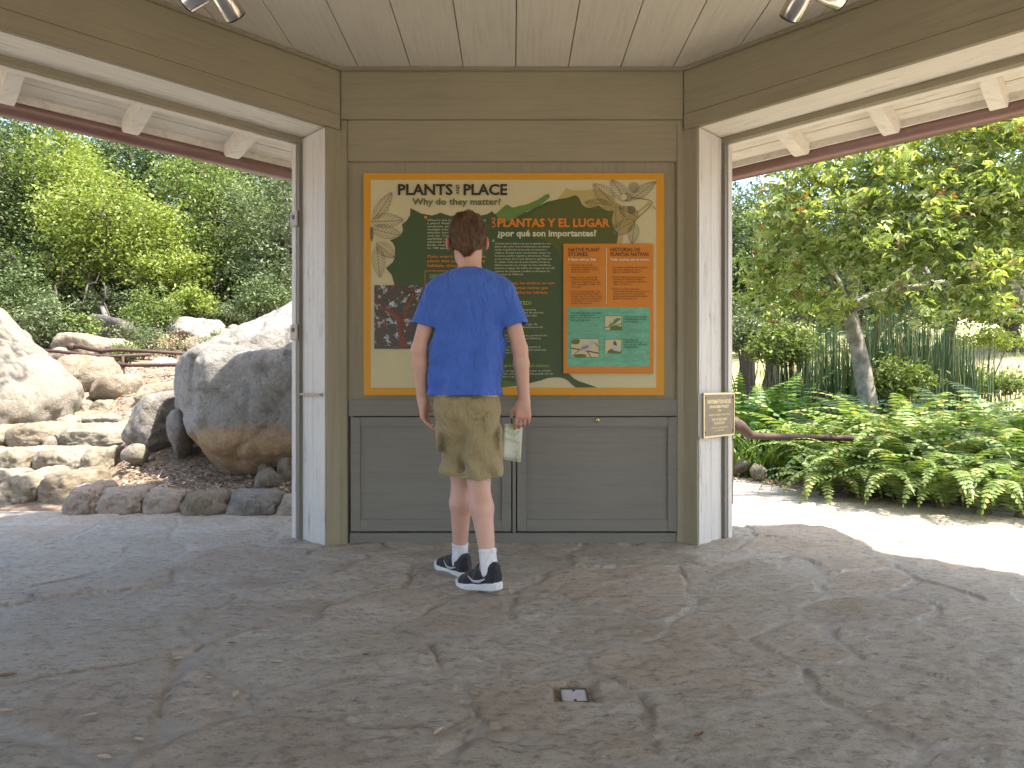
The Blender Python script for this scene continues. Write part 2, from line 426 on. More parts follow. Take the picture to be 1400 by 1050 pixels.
main = [(561, 284.4), (568, 288), (576, 292), (590.6, 294.7), (597, 293), (602, 290.7), (608, 293), (615.8, 295.3), (625, 294), (635.4, 289.8), (645, 292.5), (656.7, 294.7), (666, 293), (673, 288.7), (676, 292.6),
        (700, 287), (720, 290), (748, 276), (762.9, 272.6), (775.4, 270.6), (786.4, 267), (791, 270), (792, 272), (795.9, 280), (801, 283.5), (806.9, 284.4), (813, 283), (817.9, 281.3), (825.7, 286.3), (833.6, 289), (838.6, 287.9),
        (836.2, 300.4), (837.5, 308), (840, 314), (845.4, 319.3), (843, 333.7), (843, 400), (778, 505), (777.8, 511), (784, 517), (790, 520.5), (817, 529.8), (787, 529.8), (781, 525), (776, 520), (770, 517), (764, 516), (756, 516), (748, 517), (740, 520), (731, 522), (718, 526), (702, 528), (690, 529.8),
        (582, 529.8), (586, 522), (590.5, 512), (591, 506), (589, 498), (586, 492), (576, 484), (566, 476), (560, 400), (539.5, 390), (535.6, 376), (527.7, 366.5), (537, 358.6), (540.5, 350.8), (540, 338), (537, 332), (533, 328.8), (542, 325.6), (549, 320), (551, 315), (549.7, 306.8), (556, 302), (560.8, 294)]
flatpoly('printed_green_leaf', main, 3, M['s_dgreen'])
flatpoly('printed_olive_leaf', cham([(716, 310), (722, 296), (745, 281), (762.9, 273.5), (786, 268.5), (791.2, 273), (795, 281), (806.5, 285.4), (817.5, 282.4), (825, 287.3), (837.8, 289), (835.6, 300.4), (839, 314), (844, 320), (842.3, 333), (842, 345), (800, 360), (768, 375), (765, 345), (750, 330), (725, 325)], 1), 4, M['s_olive'])
flatpoly('printed_light_leaf', cham([(677, 293), (684, 287), (693.1, 279.2), (700, 284), (705, 283.5), (708, 281.9), (720.4, 280), (737.7, 272), (746, 266), (751, 265.5), (752, 270), (745, 276), (735, 283), (716, 291), (700, 301), (688, 304), (682, 300)], 1), 5, M['s_lgreen'])
flatpoly('printed_light_leaf', [(640, 520), (660, 517), (690, 520), (712, 524.5), (700, 528), (690, 529.8), (655, 529.8)], 4, M['s_moss'])
# --- line drawings of leaves and acorns
def strip(mb, pts, w, lay):
    for i in range(len(pts)-1):
        a, b = Vector(pts[i]), Vector(pts[i+1]); d = (b-a)
        if d.length < 1e-6: continue
        d.normalize(); e = Vector((-d.y, d.x))*w/2; a2 = a-d*w*.2; b2 = b+d*w*.2
        q = [a2+e, b2+e, b2-e, a2-e]
        mb.add([sgp(p.x, p.y, lay) for p in q], [(0, 1, 2, 3)])
def leaf_drawing(x0, y0, x1, y1, wid, fill=None, seed=0):
    r = random.Random(seed); a, b = Vector((x0, y0)), Vector((x1, y1)); d = b-a; n = Vector((-d.y, d.x)).normalized()
    mb = MB(); out = []
    N = 14
    for s in (1, -1):
        side = []
        for i in range(N+1):
            t = i/N; w = wid*(math.sin(math.pi*t**.85)**.75)*(1+(.10 if i % 2 else -.04))
            side.append(a+d*t+n*s*w/2)
        out.append(side)
    ring = out[0]+out[1][::-1]
    strip(mb, ring, .55, 7)
    cur = [a+d*(i/8)+n*math.sin(i/8*3)*wid*.04 for i in range(9)]
    strip(mb, cur, .7, 7)
    for i in range(1, 9):
        t = i/9.5; base = a+d*t
        for s in (1, -1):
            tip = a+d*min(1, t+.13)+n*s*wid*.44*(math.sin(math.pi*min(1, t+.10)**.85)**.75)
            mid = (base+tip)/2+d.normalized()*(-wid*.03)
            strip(mb, [base, mid, tip], .4, 7)
            m2 = mid*.6+tip*.4
            strip(mb, [m2, m2+(tip-base)*.2+d*.06], .3, 7)
    mb.build('leaf_drawing', M['s_line'], sign)
for i, a in enumerate([(511, 300, 536, 264, 15), (508, 303, 551, 301, 19), (509, 313, 549, 322, 18), (515, 333, 540, 352, 17), (516, 337, 520, 379, 17), (508, 310, 508.6, 330, 4),
                       (838, 279, 812, 252, 20), (836, 281, 800, 277, 13), (856, 275, 836, 247, 18), (864, 272, 896, 249, 14), (842, 280, 843, 312, 21), (868, 290, 858, 284, 10), (866, 303, 838, 320, 18), (868, 306, 864, 333, 14), (873, 298, 846, 284, 16)]):
    leaf_drawing(*a[:5], seed=i)
mb = MB(); strip(mb, [(866, 304), (876, 294), (887, 284), (892, 277), (888, 274), (876, 272), (862, 270)], 1.2, 7); strip(mb, [(892, 282), (897, 287)], .7, 7)
mb.build('twig_drawing', M['s_line'], sign)
def disc(cx, cy, rx, ry, n=16, rot=0):
    return [(cx+rx*math.cos(2*math.pi*i/n)*math.cos(rot)-ry*math.sin(2*math.pi*i/n)*math.sin(rot), cy+rx*math.cos(2*math.pi*i/n)*math.sin(rot)+ry*math.sin(2*math.pi*i/n)*math.cos(rot)) for i in range(n)]
M['s_acorn'] = flatmat('sign_acorn', (.26, .23, .13))
flatpoly('acorn_drawing', disc(866.5, 257, 7.2, 7.4), 7, M['s_acorn']); flatpoly('acorn_drawing', disc(858, 270, 6.5, 6.2), 7, M['s_acorn'])
flatpoly('acorn_drawing', disc(852.5, 270, 4.2, 4.2), 8, M['s_cream'])
# --- lettering
_probe = {}
def text_mesh(body, bold=0.0, align='LEFT', space=1.0, cspace=1.0):
    cu = bpy.data.curves.new('t', 'FONT'); cu.body = body; cu.offset = bold; cu.resolution_u = 2; cu.align_x = align
    cu.space_line = space; cu.space_character = cspace; cu.fill_mode = 'FRONT' if hasattr(cu, 'fill_mode') else cu.fill_mode
    cu.dimensions = '2D'
    o = bpy.data.objects.new('t', cu); COL.objects.link(o); bpy.context.view_layer.update()
    me = bpy.data.meshes.new_from_object(o.evaluated_get(bpy.context.evaluated_depsgraph_get()))
    n = len(me.vertices); V = np.zeros(n*3, np.float32); me.vertices.foreach_get('co', V); V = V.reshape(-1, 3)
    Fs = [list(p.vertices) for p in me.polygons]
    bpy.data.objects.remove(o); bpy.data.curves.remove(cu); bpy.data.meshes.remove(me)
    return V, Fs
Hc, _ = text_mesh('H'); CAP = float(Hc[:, 1].max()-Hc[:, 1].min())
def lettering(name, body, x0, x1, ybase, cap, mat, lay=8, bold=0, line=None, rot=False, parent=sign, mapf=None, ch=1.0):
    """x0..x1 = printed extent (px), ybase first baseline, cap = capital height"""
    sc = cap/CAP
    sp = (line/sc) if line else 1.0
    V, Fs = text_mesh(body, bold, 'LEFT', sp, ch)
    if len(V) == 0: return
    mx, Mx = V[:, 0].min(), V[:, 0].max()
    if rot:   # reads upwards: x0,x1 = vertical extent bottom->top ; ybase = x of baseline
        k = (x0-x1)/(Mx-mx)
        X = ybase+0*V[:, 0]-0+(-V[:, 1])*sc*-1*-1; Y = x0-(V[:, 0]-mx)*k
    else:
        k = (x1-x0)/(Mx-mx); X = x0+(V[:, 0]-mx)*k; Y = ybase-V[:, 1]*sc
    mf = mapf or (lambda x, y: sgp(x, y, lay))
    mb = MB(); mb.add([mf(float(a), float(b)) for a, b in zip(X, Y)], Fs)
    return mb.build(name, mat, parent)
L = lettering
L('heading_lettering', 'PLANTS', 544.2, 619.2, 266.6, 13.9, M['s_ink'], bold=.032)
L('heading_lettering', 'PLACE', 633.8, 693.6, 266.6, 13.9, M['s_ink'], bold=.032)
L('heading_lettering', 'AND', 266.4, 252.6, 628.2, 4.6, M['s_ink'], rot=True, bold=.02)
L('subheading_lettering', 'Why do they matter?', 563.9, 685, 280.2, 8.4, M['s_inkgreen'], bold=.026)
L('heading_lettering', 'LAS', 310.8, 297.5, 677, 4.8, M['s_otext'], rot=True, bold=.02)
L('heading_lettering', 'PLANTAS Y EL LUGAR', 680.2, 833.6, 310.3, 10.7, M['s_otext'], bold=.032)
L('subheading_lettering', '¿por qué son importantes?', 680.2, 815.2, 323.3, 8.2, M['s_ctext'], bold=.032)
M['s_tealdot'] = flatmat('sign_teal_dot', (.10, .42, .25))
flatpoly('printed_marker', rect(580.3, 295.7, 584, 299), 7, M['s_otext']); flatpoly('printed_marker', rect(673.2, 327.8, 676, 331.2), 7, M['s_tealdot'])
L('paragraph_lettering', "When's the last time you thanked\na plant? Really! Through photo-\nsynthesis, green plants convert\nsunlight into food. This allows\nanimals, humans too, to breathe\nand eat. Consider oaks (Quercus\nagrifolia): each one provides\nessential habitat to insects,\nbirds, mammals and fungi; close\nto 100 species of caterpillars", 584.3, 664, 302.6, 2.45, M['s_ctext'], line=4.22)
L('paragraph_lettering', "Oaks aren't the only native\nplants that support healthy\nhabitats, though.", 584.3, 664, 352.6, 3.6, M['s_otext'], line=6.2, bold=.012)
L('paragraph_lettering', "¿Cuándo fue la última vez que le agradeció a una\nplanta? ¡En serio! Con la fotosíntesis, las plantas\nverdes transforman la luz solar en azúcares u\noxígeno. Gracias a esto, los animales, incluso los\nhumanos, pueden respirar y alimentarse. Piense\nen los encinos de la costa (Quercus agrifolia) que\nlo rodean. Cada uno de estos árboles brinda un\nhábitat esencial y es el hogar de aves, mamíferos,\ninsectos y hongos. De hecho, las orugas de casi 100\nespecies de mariposas y polillas se alimentan de\nlos encinos de California.", 676.3, 758, 334.4, 2.45, M['s_ctext'], line=4.2)
L('paragraph_lettering', "Sin embargo, los encinos no son\nlas únicas plantas nativas que\nhacen saludables los hábitats.", 676.3, 757.7, 388.8, 3.6, M['s_otext'], line=6.5, bold=.012)
L('box_lettering', 'DID YOU KNOW?', 587.8, 640, 380.4, 4.8, M['s_ytext'], bold=.01)
L('box_lettering', '¿SABÍA USTED?', 676.3, 726.6, 416.9, 4.8, M['s_ytext'], bold=.01)
mb = MB(); strip(mb, [(668, 370.6), (581.4, 370.6), (581.4, 498), (668, 498), (668, 370.6)], .8, 7); mb.build('printed_box_line', M['s_otext'], sign)
for body, y in (("California is made up of over\n6,000 different kinds of plants\nthat have evolved here.", 389), ("Our native oaks are home to\nmany animals.", 408), ("If an oak disappears, we lose\nwhat makes California unique.", 424)):
    L('bullet_lettering', body, 589, 662, y, 2.45, M['s_ctext'], line=4.0)
for body, y, x1 in (("• California está compuesta\n  por 6,000 diferentes de plantas\n  que han evolucionado aquí\n  con el tiempo.", 424.6, 743), ("• Los encinos son el hogar de\n  muchos animales autóctonos de\n  la región.", 444.4, 742), ("• Si un encino desaparece, perdemos las\n  especies que hacen que California\n  sea única.", 459.8, 748), ("• Compare su experiencia, apunte su\n  respuesta. ¿Ha vio alguna vez usted solo\n  las plantas nativas?", 475.4, 746.5)):
    L('bullet_lettering', body, 678, x1, y, 2.45, M['s_ctext'], line=4.0)
L('box_lettering', 'Compruébelo usted mismo:', 677, 751, 501.9, 4.8, M['s_ytext'])
L('paragraph_lettering', "Busque un lugar para observar un encino\ntranquilo. ¿Cuántos animales puede ver en\nel encino o en el suelo?", 677, 756, 508.0, 2.5, M['s_ctext'], line=4.1)
# --- printed photograph of a red-barked tree
m, nt, b = new_mat('printed_tree_photo'); v = coords(nt, (1, 1, 1))
n1 = noise_node(nt, v, 24, 3, .6); n2 = noise_node(nt, v, 110, 4, .7); n3 = noise_node(nt, v, 9, 2)
mm = nt.nodes.new('ShaderNodeMath'); mm.operation = 'MULTIPLY_ADD'; nt.links.new(n2, mm.inputs[0]); mm.inputs[1].default_value = .45; nt.links.new(n1, mm.inputs[2])
sky = ramp(nt, mm.outputs[0], [(.80, (0, 0, 0)), (.90, (1, 1, 1))])
dk = ramp(nt, n2, [(.35, (.012, .010, .008)), (.6, (.05, .045, .022)), (.75, (.10, .07, .03))])
dk2 = mixc(nt, ramp(nt, n3, [(.45, (0, 0, 0)), (.7, (.5,)*3)]), dk, (.12, .03, .012))
nt.links.new(mixc(nt, sky, dk2, (.42, .43, .46)), b.inputs['Base Color']); b.inputs['Roughness'].default_value = .4
flatpoly('printed_photo', rect(512, 390, 578, 477), 6, m)
m = simple('printed_bark', (.22, .05, .02), .5, 0, (.08, .02, .01), 60)
mb = flatpoly(None, cham([(544, 477), (547, 455), (543.5, 440), (537, 433), (528, 425), (517, 421), (514, 419), (529, 419.5), (537, 424), (544, 431), (549, 432), (554, 420), (560, 410), (565, 402), (568, 405), (562, 415), (556, 428), (552.5, 440), (553, 460), (555, 477)], 1), 7, None)
mb.build('printed_tree_trunk', m, sign)
mb = MB()
for pts in ([(562, 408), (566, 402), (574, 401), (578, 403)], [(520, 420), (514, 414)], [(549, 446), (545, 458)], [(552, 470), (566, 474), (577, 472)], [(524, 440), (530, 450)], [(548, 405), (556, 398), (570, 396)]): strip(mb, pts, 2.0, 7.6)
mb.build('printed_branches', m, sign)
# --- raised orange side panel
raised = slab('raised_panel', 769.8, 334, 892.6, 510.5, SY0-.018, SY0-.0085, M['s_panel'], sign, .0015)
Y0 = SY0-.018
def rp(x, y, lay=1): return Vector(((x-700)/F*Y0, Y0-.0008*lay, CAMH-(y-525)/F*Y0))
_old = sgp
def sgp(px, py, lay=0): return rp(px, py, lay)
_to = flatpoly('teal_print', rect(775.2, 420, 888, 501), 1, M['s_teal'], raised)
_m, _nt, _b = new_mat('teal_brushed'); _v = coords(_nt, (1, 1, 3.2)); _n = noise_node(_nt, _v, 16, 5, .65, .6)
_nt.links.new(ramp(_nt, _n, [(.50, C['teal']), (.56, tuple(x*1.25 for x in C['teal'])), (.64, (.125, .30, .21))]), _b.inputs['Base Color']); _b.inputs['Roughness'].default_value = .45
_to.data.materials[0] = _m
mb = MB(); strip(mb, [(829.1, 339.4), (829.1, 415)], .7, 2); mb.build('divider_line', M['s_ctext'], raised)
def LR(name, *a, **k): k.setdefault('lay', 3); return L(name, *a, parent=raised, **k)
LR('panel_heading', 'NATIVE PLANT', 777.1, 820.2, 343.8, 4.9, M['s_dred'], bold=.014); LR('panel_heading', 'STORIES', 777.1, 803.4, 350.1, 4.9, M['s_dred'], bold=.014)
LR('panel_heading', 'HISTORIAS DE', 834.7, 874.9, 343.8, 4.9, M['s_dred'], bold=.014); LR('panel_heading', 'PLANTAS NATIVAS', 834.7, 887, 350.1, 4.9, M['s_dred'], bold=.014)
LR('panel_subheading', 'It Starts with an Oak', 777.1, 814.8, 356.3, 3.0, M['s_white'], bold=.02); LR('panel_subheading', 'Todo empieza con un encino', 834.7, 887, 356.3, 3.0, M['s_white'], bold=.02)
for body, x1, y in (("• California oaks provide\n   safe places, nesting, food for\n   hundreds of different insects,\n   birds and mammals.", 818.5, 363.2), ("• Many insects, such as the\n   California sister butterfly,\n   depend completely on oaks\n   as its caterpillar’s California\n   oak trees.", 821, 380.2), ("• Look around the garden. Can\n   you find a bird? It’s probably\n   eating a bug. Most likely, a oak\n   would be sheltering and likely\n   in caterpillars, as part of the\n   natural environment.", 822.5, 399.6)):
    LR('panel_bullets', body, 778, x1, y, 2.3, M['s_dred'], line=3.2)
for body, x1, y in (("• Los robles y los hábitats de los encinos\n   alimentan a cientos de insectos,\n   pájaros y mamíferos distintos.", 885.5, 366.6), ("• Muchos insectos, como la mariposa\n   hermana de California (Adelpha\n   californica), se alimentan solo en los\n   robles de California.", 884.5, 379.9), ("• Observe el jardín. ¿Hay algún\n   ave? Lo más probable es que coma una\n   oruga de las que vive en un encino\n   porque casi se alimenta de las plantas\n   nativas y se come las aves.", 887.2, 396.2)):
    LR('panel_bullets', body, 835.5, x1, y, 2.3, M['s_dred'], line=3.25)
M['s_dteal'] = flatmat('sign_dark_teal', (.02, .07, .04))
LR('teal_lettering', "Both caterpillars and caterpillars’\nprovide essential food for\nbirds, such as the lark and oak\ntitmouse, a gardener.", 780, 823, 429.0, 2.6, M['s_dteal'], line=3.25, bold=.01)
LR('teal_lettering', "Tanto las orugas como las\nmariposas son alimento\nesencial del paisaje de comidas\npara las aves, como el\ncarbonero piñonero común\nde encinos.", 780, 823, 442.5, 2.6, M['s_teal2'], line=3.2, bold=.008)
LR('teal_lettering', "California sister butterfly\ncaterpillars feed on oak\nleaves in spring.", 852.3, 885, 434.2, 2.6, M['s_dteal'], line=3.25, bold=.01)
LR('teal_lettering', "Las orugas de la\nmariposa hermana de\nCalifornia comen las\nhojas de encinos en\nla primavera.", 852.3, 882, 444.0, 2.6, M['s_teal2'], line=3.2, bold=.008)
LR('teal_lettering', "As an adult, the\nCalifornia sister sips\nfrom tree sap, water and\nrotting flowers.", 852.3, 884.5, 465.8, 2.6, M['s_dteal'], line=3.25, bold=.01)
LR('teal_lettering', "Ya en adultas, la\nhermana de\nCalifornia sigue el néctar\npara alimentarse y\nproducir otras mariposas.", 852.3, 885.5, 478.8, 2.6, M['s_teal2'], line=3.2, bold=.008)
# three little pictures
def pic(x0, y0, x1, y1, shapes):
    flatpoly('picture_edge', rect(x0-.5, y0-.5, x1+.5, y1+.5), 2, M['s_ink'], raised)
    o = flatpoly('picture_print', rect(x0, y0, x1, y1), 2.6, M['s_cream'], raised)
    for k, (mat, pts) in enumerate(shapes):
        pts = [(min(max(x, x0), x1), min(max(y, y0), y1)) for x, y in pts]
        flatpoly('picture_shape', pts, 3.1+.35*k, mat, o)
def path(pts, w):
    a = [];  b = []
    for i, p in enumerate(pts):
        q = pts[min(i+1, len(pts)-1)]; r_ = pts[max(i-1, 0)]; d = Vector((q[0]-r_[0], q[1]-r_[1])).normalized(); ww = w[i] if isinstance(w, list) else w
        a.append((p[0]-d.y*ww/2, p[1]+d.x*ww/2)); b.append((p[0]+d.y*ww/2, p[1]-d.x*ww/2))
    return a+b[::-1]
M['s_brown'] = flatmat('sign_brown', (.11, .07, .03)); M['s_bird'] = flatmat('sign_bird', (.40, .38, .40)); M['s_cat'] = flatmat('sign_caterpillar', (.06, .22, .07)); M['s_wing'] = flatmat('sign_wing', (.20, .19, .21))
pic(827.2, 432.2, 849.5, 451, [(M['s_moss'], disc(843.5, 450, 10, 4.5)), (M['s_brown'], path([(827, 447.5), (835, 447), (842, 445), (850, 442.5)], 1.2)), (M['s_cat'], path([(832, 445.5), (836, 444), (840, 441), (844, 437), (848, 436)], [2, 3, 4, 5, 3])), (M['s_rust'], disc(834, 441.3, .9, .7)), (M['s_rust'], disc(840, 437.3, .7, .9))])
pic(780.8, 463.6, 818.3, 488.2, [(M['s_moss'], cham([(781, 464), (793, 464), (792, 470), (786, 471), (781, 470)], 1)), (M['s_moss'], disc(793, 486.5, 9, 2.6)), (M['s_brown'], path([(781, 476), (792, 478), (806, 480.5), (818, 483)], 1.8)), (M['s_brown'], path([(803, 481), (808, 488)], 1.3)), (M['s_wing'], path([(782, 487), (789, 481), (795, 477)], [1.6, 1.4, 2])), (M['s_bird'], cham([(792, 477), (797, 471), (804, 469), (808, 466), (811.5, 466.2), (812, 469), (809, 475), (802, 480), (796, 480)], 1)), (M['s_wing'], cham([(793, 477.5), (797, 473.5), (803, 472), (806, 474), (801, 477), (796, 478)], 1)), (M['s_ink'], disc(810, 467.8, .5, .5)), (M['s_cat'], path([(813, 469), (816, 471), (817, 474)], 1.6))])
pic(827.2, 464.2, 849.5, 483.4, [(M['s_moss'], cham([(828, 483), (834, 477), (843, 477), (850, 480), (850, 483.4)], 1)), (M['s_brown'], cham([(836.5, 473), (840, 464.6), (843.5, 470), (843, 477)], 1)), (M['s_bird'], cham([(836, 472), (840, 469.5), (845, 475), (848.5, 481.5), (843, 480), (838, 479)], 1)), (M['s_ink'], disc(840.5, 471.2, 1.3, .9))])
sgp = _old
# ------------------------------------------------------------------ PLAQUE
plq_o = VR+frame(1)[1]*(JB+.030); pa_, pn_ = frame(1)[1], frame(1)[2]       # normal of plaque faces along +d (into the opening)... seen from inside
PZ0, PZ1 = .913-(597.5-525)/F*3.87, .913-(537.0-525)/F*3.87
PW = .358
plaque = empty('bronze_plaque', (plq_o+pn_*.17+Vector((0, 0, PZ0))))
tag(plaque, 'small cast bronze plaque with raised lettering screwed to the weathered right post', 'plaque')
def pq(u, z, out): return plq_o+pn_*u+pa_*out+Vector((0, 0, z))
M['bronze'] = simple('bronze_field', (.20, .165, .125), .45, .5, (.26, .22, .17), 30, .25, 300)
M['bronze_hi'] = simple('bronze_polished', (.85, .74, .50), .28, .75)
u0 = -.006
def pbox(ua, ub, za, zb, oa, ob, bev=0): return MB().box((oa, ua, za), (ob, ub, zb), (plq_o, pa_, pn_), bev)
pbox(u0+.01, u0+PW-.01, PZ0+.01, PZ1-.01, -.028, .0).build('mounting_block', M['cream_z'], plaque)
pbox(u0, u0+PW, PZ0, PZ1, .0, .012, .002).build('plaque_plate', M['bronze'], plaque)
e = .010
fr_ = MB()
for (ua, ub, za, zb) in ((0, PW, PZ1-e, PZ1), (0, PW, PZ0, PZ0+e), (0, e, PZ0+e, PZ1-e), (PW-e, PW, PZ0+e, PZ1-e)):
    fr_.box((.0121, u0+ua+.0005, za+.0003), (.0165, u0+ub-.0005, zb-.0003), (plq_o, pa_, pn_), .0015)
fr_.build('plaque_rim', M['bronze_hi'], plaque)
# seen from inside the kiosk the reading direction runs outwards (u grows to the viewer's right)
def ptext(body, cu_, w, z, cap, bold=.02):
    V, Fs = text_mesh(body, bold); mx, Mx = V[:, 0].min(), V[:, 0].max(); k = w/(Mx-mx); sc = cap/CAP
    mb = MB(); mb.add([pq(u0+PW/2-w/2+(x-mx)*k, z+y*sc, .0138) for x, y, _ in V.tolist()], Fs)
    mb.build('plaque_lettering', M['bronze_hi'], plaque)
def pz(zoomy): return PZ1-(zoomy-95)/(950-95)*(PZ1-PZ0)
ptext('INFORMATION KIOSK', 0, .275, pz(303), .022); ptext('ENHANCEMENT PROJECT', 0, .225, pz(388), .015); ptext('2008', 0, .035, pz(455), .0095)
ptext('THE SANTA BARBARA FOUNDATION', 0, .25, pz(535), .0085, .01); ptext('THE WATER PARKS', 0, .18, pz(635), .014); ptext('FOUNDATION', 0, .12, pz(705), .014)
ptext('THE WALL GARDEN GROUP', 0, .185, pz(787), .0085, .01); ptext('OF THE WEST', 0, .105, pz(840), .0085, .01)
for uu in (u0+.022, u0+PW-.022):
    for zz in (PZ0+.03, PZ1-.028):
        MB().tube([pq(uu, zz, .0121), pq(uu, zz, .0145)], .006, 10).build('plaque_screw', M['black'], plaque)
# ------------------------------------------------------------------ GROUND
LZ = [(-50, .0), (-.3, .0), (-.02, .0), (.05, .13), (.6, .21), (1.2, .37), (2.0, .60), (3.2, .92), (4.2, 1.13), (6, 1.32), (9, 1.62), (15, 2.3), (30, 4.6), (60, 11), (130, 26)]
RZ = [(-50, .0), (2.0, 0.0), (4.0, .05), (7.0, .1), (10, .25), (16, .9), (24, 1.9), (36, 3.6), (60, 8), (130, 24)]
lx, ly = np.array(LZ).T; rx_, ry_ = np.array(RZ).T
EDGE = 4.80
def smooth01(t): t = np.clip(t, 0, 1); return t*t*(3-2*t)
def ground_z(x, y):
    x = np.asarray(x, float); y = np.asarray(y, float)
    s = y-EDGE-.05*(x+1.5)*(-1)
    zl = np.interp(s, lx, ly); zr = np.interp(y-EDGE, rx_, ry_)
    w = smooth01((x+.9)/1.5)
    far = smooth01((y-12)/12)
    w2 = w
    z = zl*(1-w2)+zr*w2
    side = np.maximum(0, np.abs(x)-14); z = z+side*.12
    stp = smooth01((-.565-x/np.maximum(y, .1))/.02)*smooth01((y-4.72)/.1)*smooth01((7.9-y)/.6)
    z = z-.11*stp
    return z-.02+.03*np.sin(x*1.7+y*.9)*np.sin(y*1.3-x*.6)*smooth01((y-5.3)/2)
def gz(x, y): return float(ground_z(x, y))
def grid_mesh(name, xs, ys, zf, mat, parent=None, attrs=None, smooth=True):
    X, Y = np.meshgrid(xs, ys, indexing='ij'); Z = zf(X, Y)
    nx, ny = len(xs), len(ys); V = np.stack([X, Y, Z], -1).reshape(-1, 3)
    i = np.arange(nx-1)[:, None]*ny+np.arange(ny-1)[None, :]
    Fq = np.stack([i, i+ny, i+ny+1, i+1], -1).reshape(-1, 4)
    me = fast_mesh(name, V, Fq, np.full(len(Fq), 4), [mat], smooth)
    for k, a in (attrs or {}).items():
        if a.ndim == 3:
            at = me.attributes.new(k, 'FLOAT_COLOR', 'POINT'); A = np.concatenate([a.reshape(-1, 3), np.ones((nx*ny, 1))], 1).astype(np.float32); at.data.foreach_set('color', A.ravel())
        else:
            at = me.attributes.new(k, 'FLOAT', 'POINT'); at.data.foreach_set('value', a.astype(np.float32).ravel())
    o = bpy.data.objects.new(name, me); COL.objects.link(o); return o
def axis_pts(*segs):
    out = []
    for a, b, st in segs: out += list(np.arange(a, b, st))
    out.append(segs[-1][1]); return np.array(out)
m, nt, b = new_mat('earth_and_dry_grass')
tc = nt.nodes.new('ShaderNodeTexCoord'); sep = nt.nodes.new('ShaderNodeSeparateXYZ'); nt.links.new(tc.outputs['Object'], sep.inputs[0])
v = coords(nt)
n1 = noise_node(nt, v, .45, 6); n2 = noise_node(nt, v, 9, 8, .7); n3 = noise_node(nt, v, 60, 4, .7)
earth = ramp(nt, n2, [(.3, (.08, .055, .035)), (.5, (.19, .14, .095)), (.72, (.32, .26, .185))])
dry = ramp(nt, n3, [(.3, (.26, .23, .10)), (.6, (.46, .40, .21)), (.8, (.60, .54, .33))])
green = ramp(nt, n3, [(.3, (.06, .10, .025)), (.7, (.19, .26, .07))])
mead = mixc(nt, ramp(nt, n1, [(.45, (0, 0, 0)), (.62, (1, 1, 1))]), dry, green)
def step_y(a, c):
    mr = nt.nodes.new('ShaderNodeMapRange'); mr.inputs[1].default_value = a; mr.inputs[2].default_value = c; nt.links.new(sep.outputs['Y'], mr.inputs[0]); return mr.outputs[0]
xr = nt.nodes.new('ShaderNodeMapRange'); xr.inputs[1].default_value = 2; xr.inputs[2].default_value = 6; nt.links.new(sep.outputs['X'], xr.inputs[0])
mu = nt.nodes.new('ShaderNodeMath'); mu.operation = 'MULTIPLY'; nt.links.new(step_y(9, 12), mu.inputs[0]); nt.links.new(xr.outputs[0], mu.inputs[1])
nt.links.new(mixc(nt, mu.outputs[0], earth, mead), b.inputs['Base Color']); b.inputs['Roughness'].default_value = .95
bump(nt, b, n2, .6, .03)
M['ground'] = m
g = grid_mesh('ground', axis_pts((-150, -20, 8), (-20, -8, 1), (-8, 8, .12), (8, 20, 1), (20, 150, 8)), axis_pts((-60, 3, 3), (3, 4.6, .2), (4.6, 5.2, .03), (5.2, 14, .12), (14, 30, .7), (30, 150, 6)), ground_z, m)
tag(g, kind='structure')
# -------- flagstone floor (real relief)
def worley(X, Y, pts, warp=.07, seed=0):
    Xw = X+warp*np.sin(Y*3.1+1.3*seed)+warp*.6*np.sin(X*5.3+Y*2.7+seed)+.015*np.sin(Y*17+X*9); Yw = Y+warp*np.sin(X*2.7+.7*seed)+warp*.6*np.sin(Y*6.1-X*3.3)+.015*np.sin(X*19-Y*6)
    p1 = np.stack([Xw, Yw], -1); sh = X.shape
    f1 = np.full(sh, 9.0); f2 = np.full(sh, 9.0); idx = np.zeros(sh, int)
    for k, (px, py, w) in enumerate(pts):
        d = np.hypot(Xw-px, (Yw-py)*1.12)-w
        c = d < f1; f2 = np.where(c, f1, np.minimum(f2, d)); idx = np.where(c, k, idx); f1 = np.where(c, d, f1)
    return f1, f2, idx
r = random.Random(11); stones = []
yy = -4.2
while yy < 6.5:
    xx = -6.5+r.uniform(0, .5)
    while xx < 6.5:
        stones.append((xx+r.uniform(-.2, .2), yy+r.uniform(-.18, .18), r.uniform(-.10, .10))); xx += r.uniform(.38, .85)
    yy += .41
def vnoise(X, Y, s, seed):
    rg = np.random.default_rng(seed); N = 256; T = rg.random((N, N)); x = X*s+31.7; y = Y*s+17.3
    xi = np.floor(x).astype(int); yi = np.floor(y).astype(int); fx = x-xi; fy = y-yi; fx = fx*fx*(3-2*fx); fy = fy*fy*(3-2*fy)
    g = lambda a, b_: T[a % N, b_ % N]
    return (g(xi, yi)*(1-fx)+g(xi+1, yi)*fx)*(1-fy)+(g(xi, yi+1)*(1-fx)+g(xi+1, yi+1)*fx)*fy
xs = axis_pts((-5.4, -2.8, .05), (-2.8, 2.8, .0125), (2.8, 5.4, .05)); ys = axis_pts((-3.6, 1.2, .06), (1.2, 3.4, .0115), (3.4, 5.2, .018))
X, Y = np.meshgrid(xs, ys, indexing='ij')
f1, f2, idx = worley(X, Y, stones)
e = f2-f1+.030*(vnoise(X, Y, 26, 5)-.5)+.04*(vnoise(X, Y, 9, 6)-.5)
rg = np.random.default_rng(5); K = len(stones)
tx, ty, hz, hue = rg.uniform(-.016, .016, K), rg.uniform(-.016, .016, K), rg.uniform(0, .004, K), rg.random(K)
sp = np.array(stones)
prof = smooth01((e-.027)/.018)
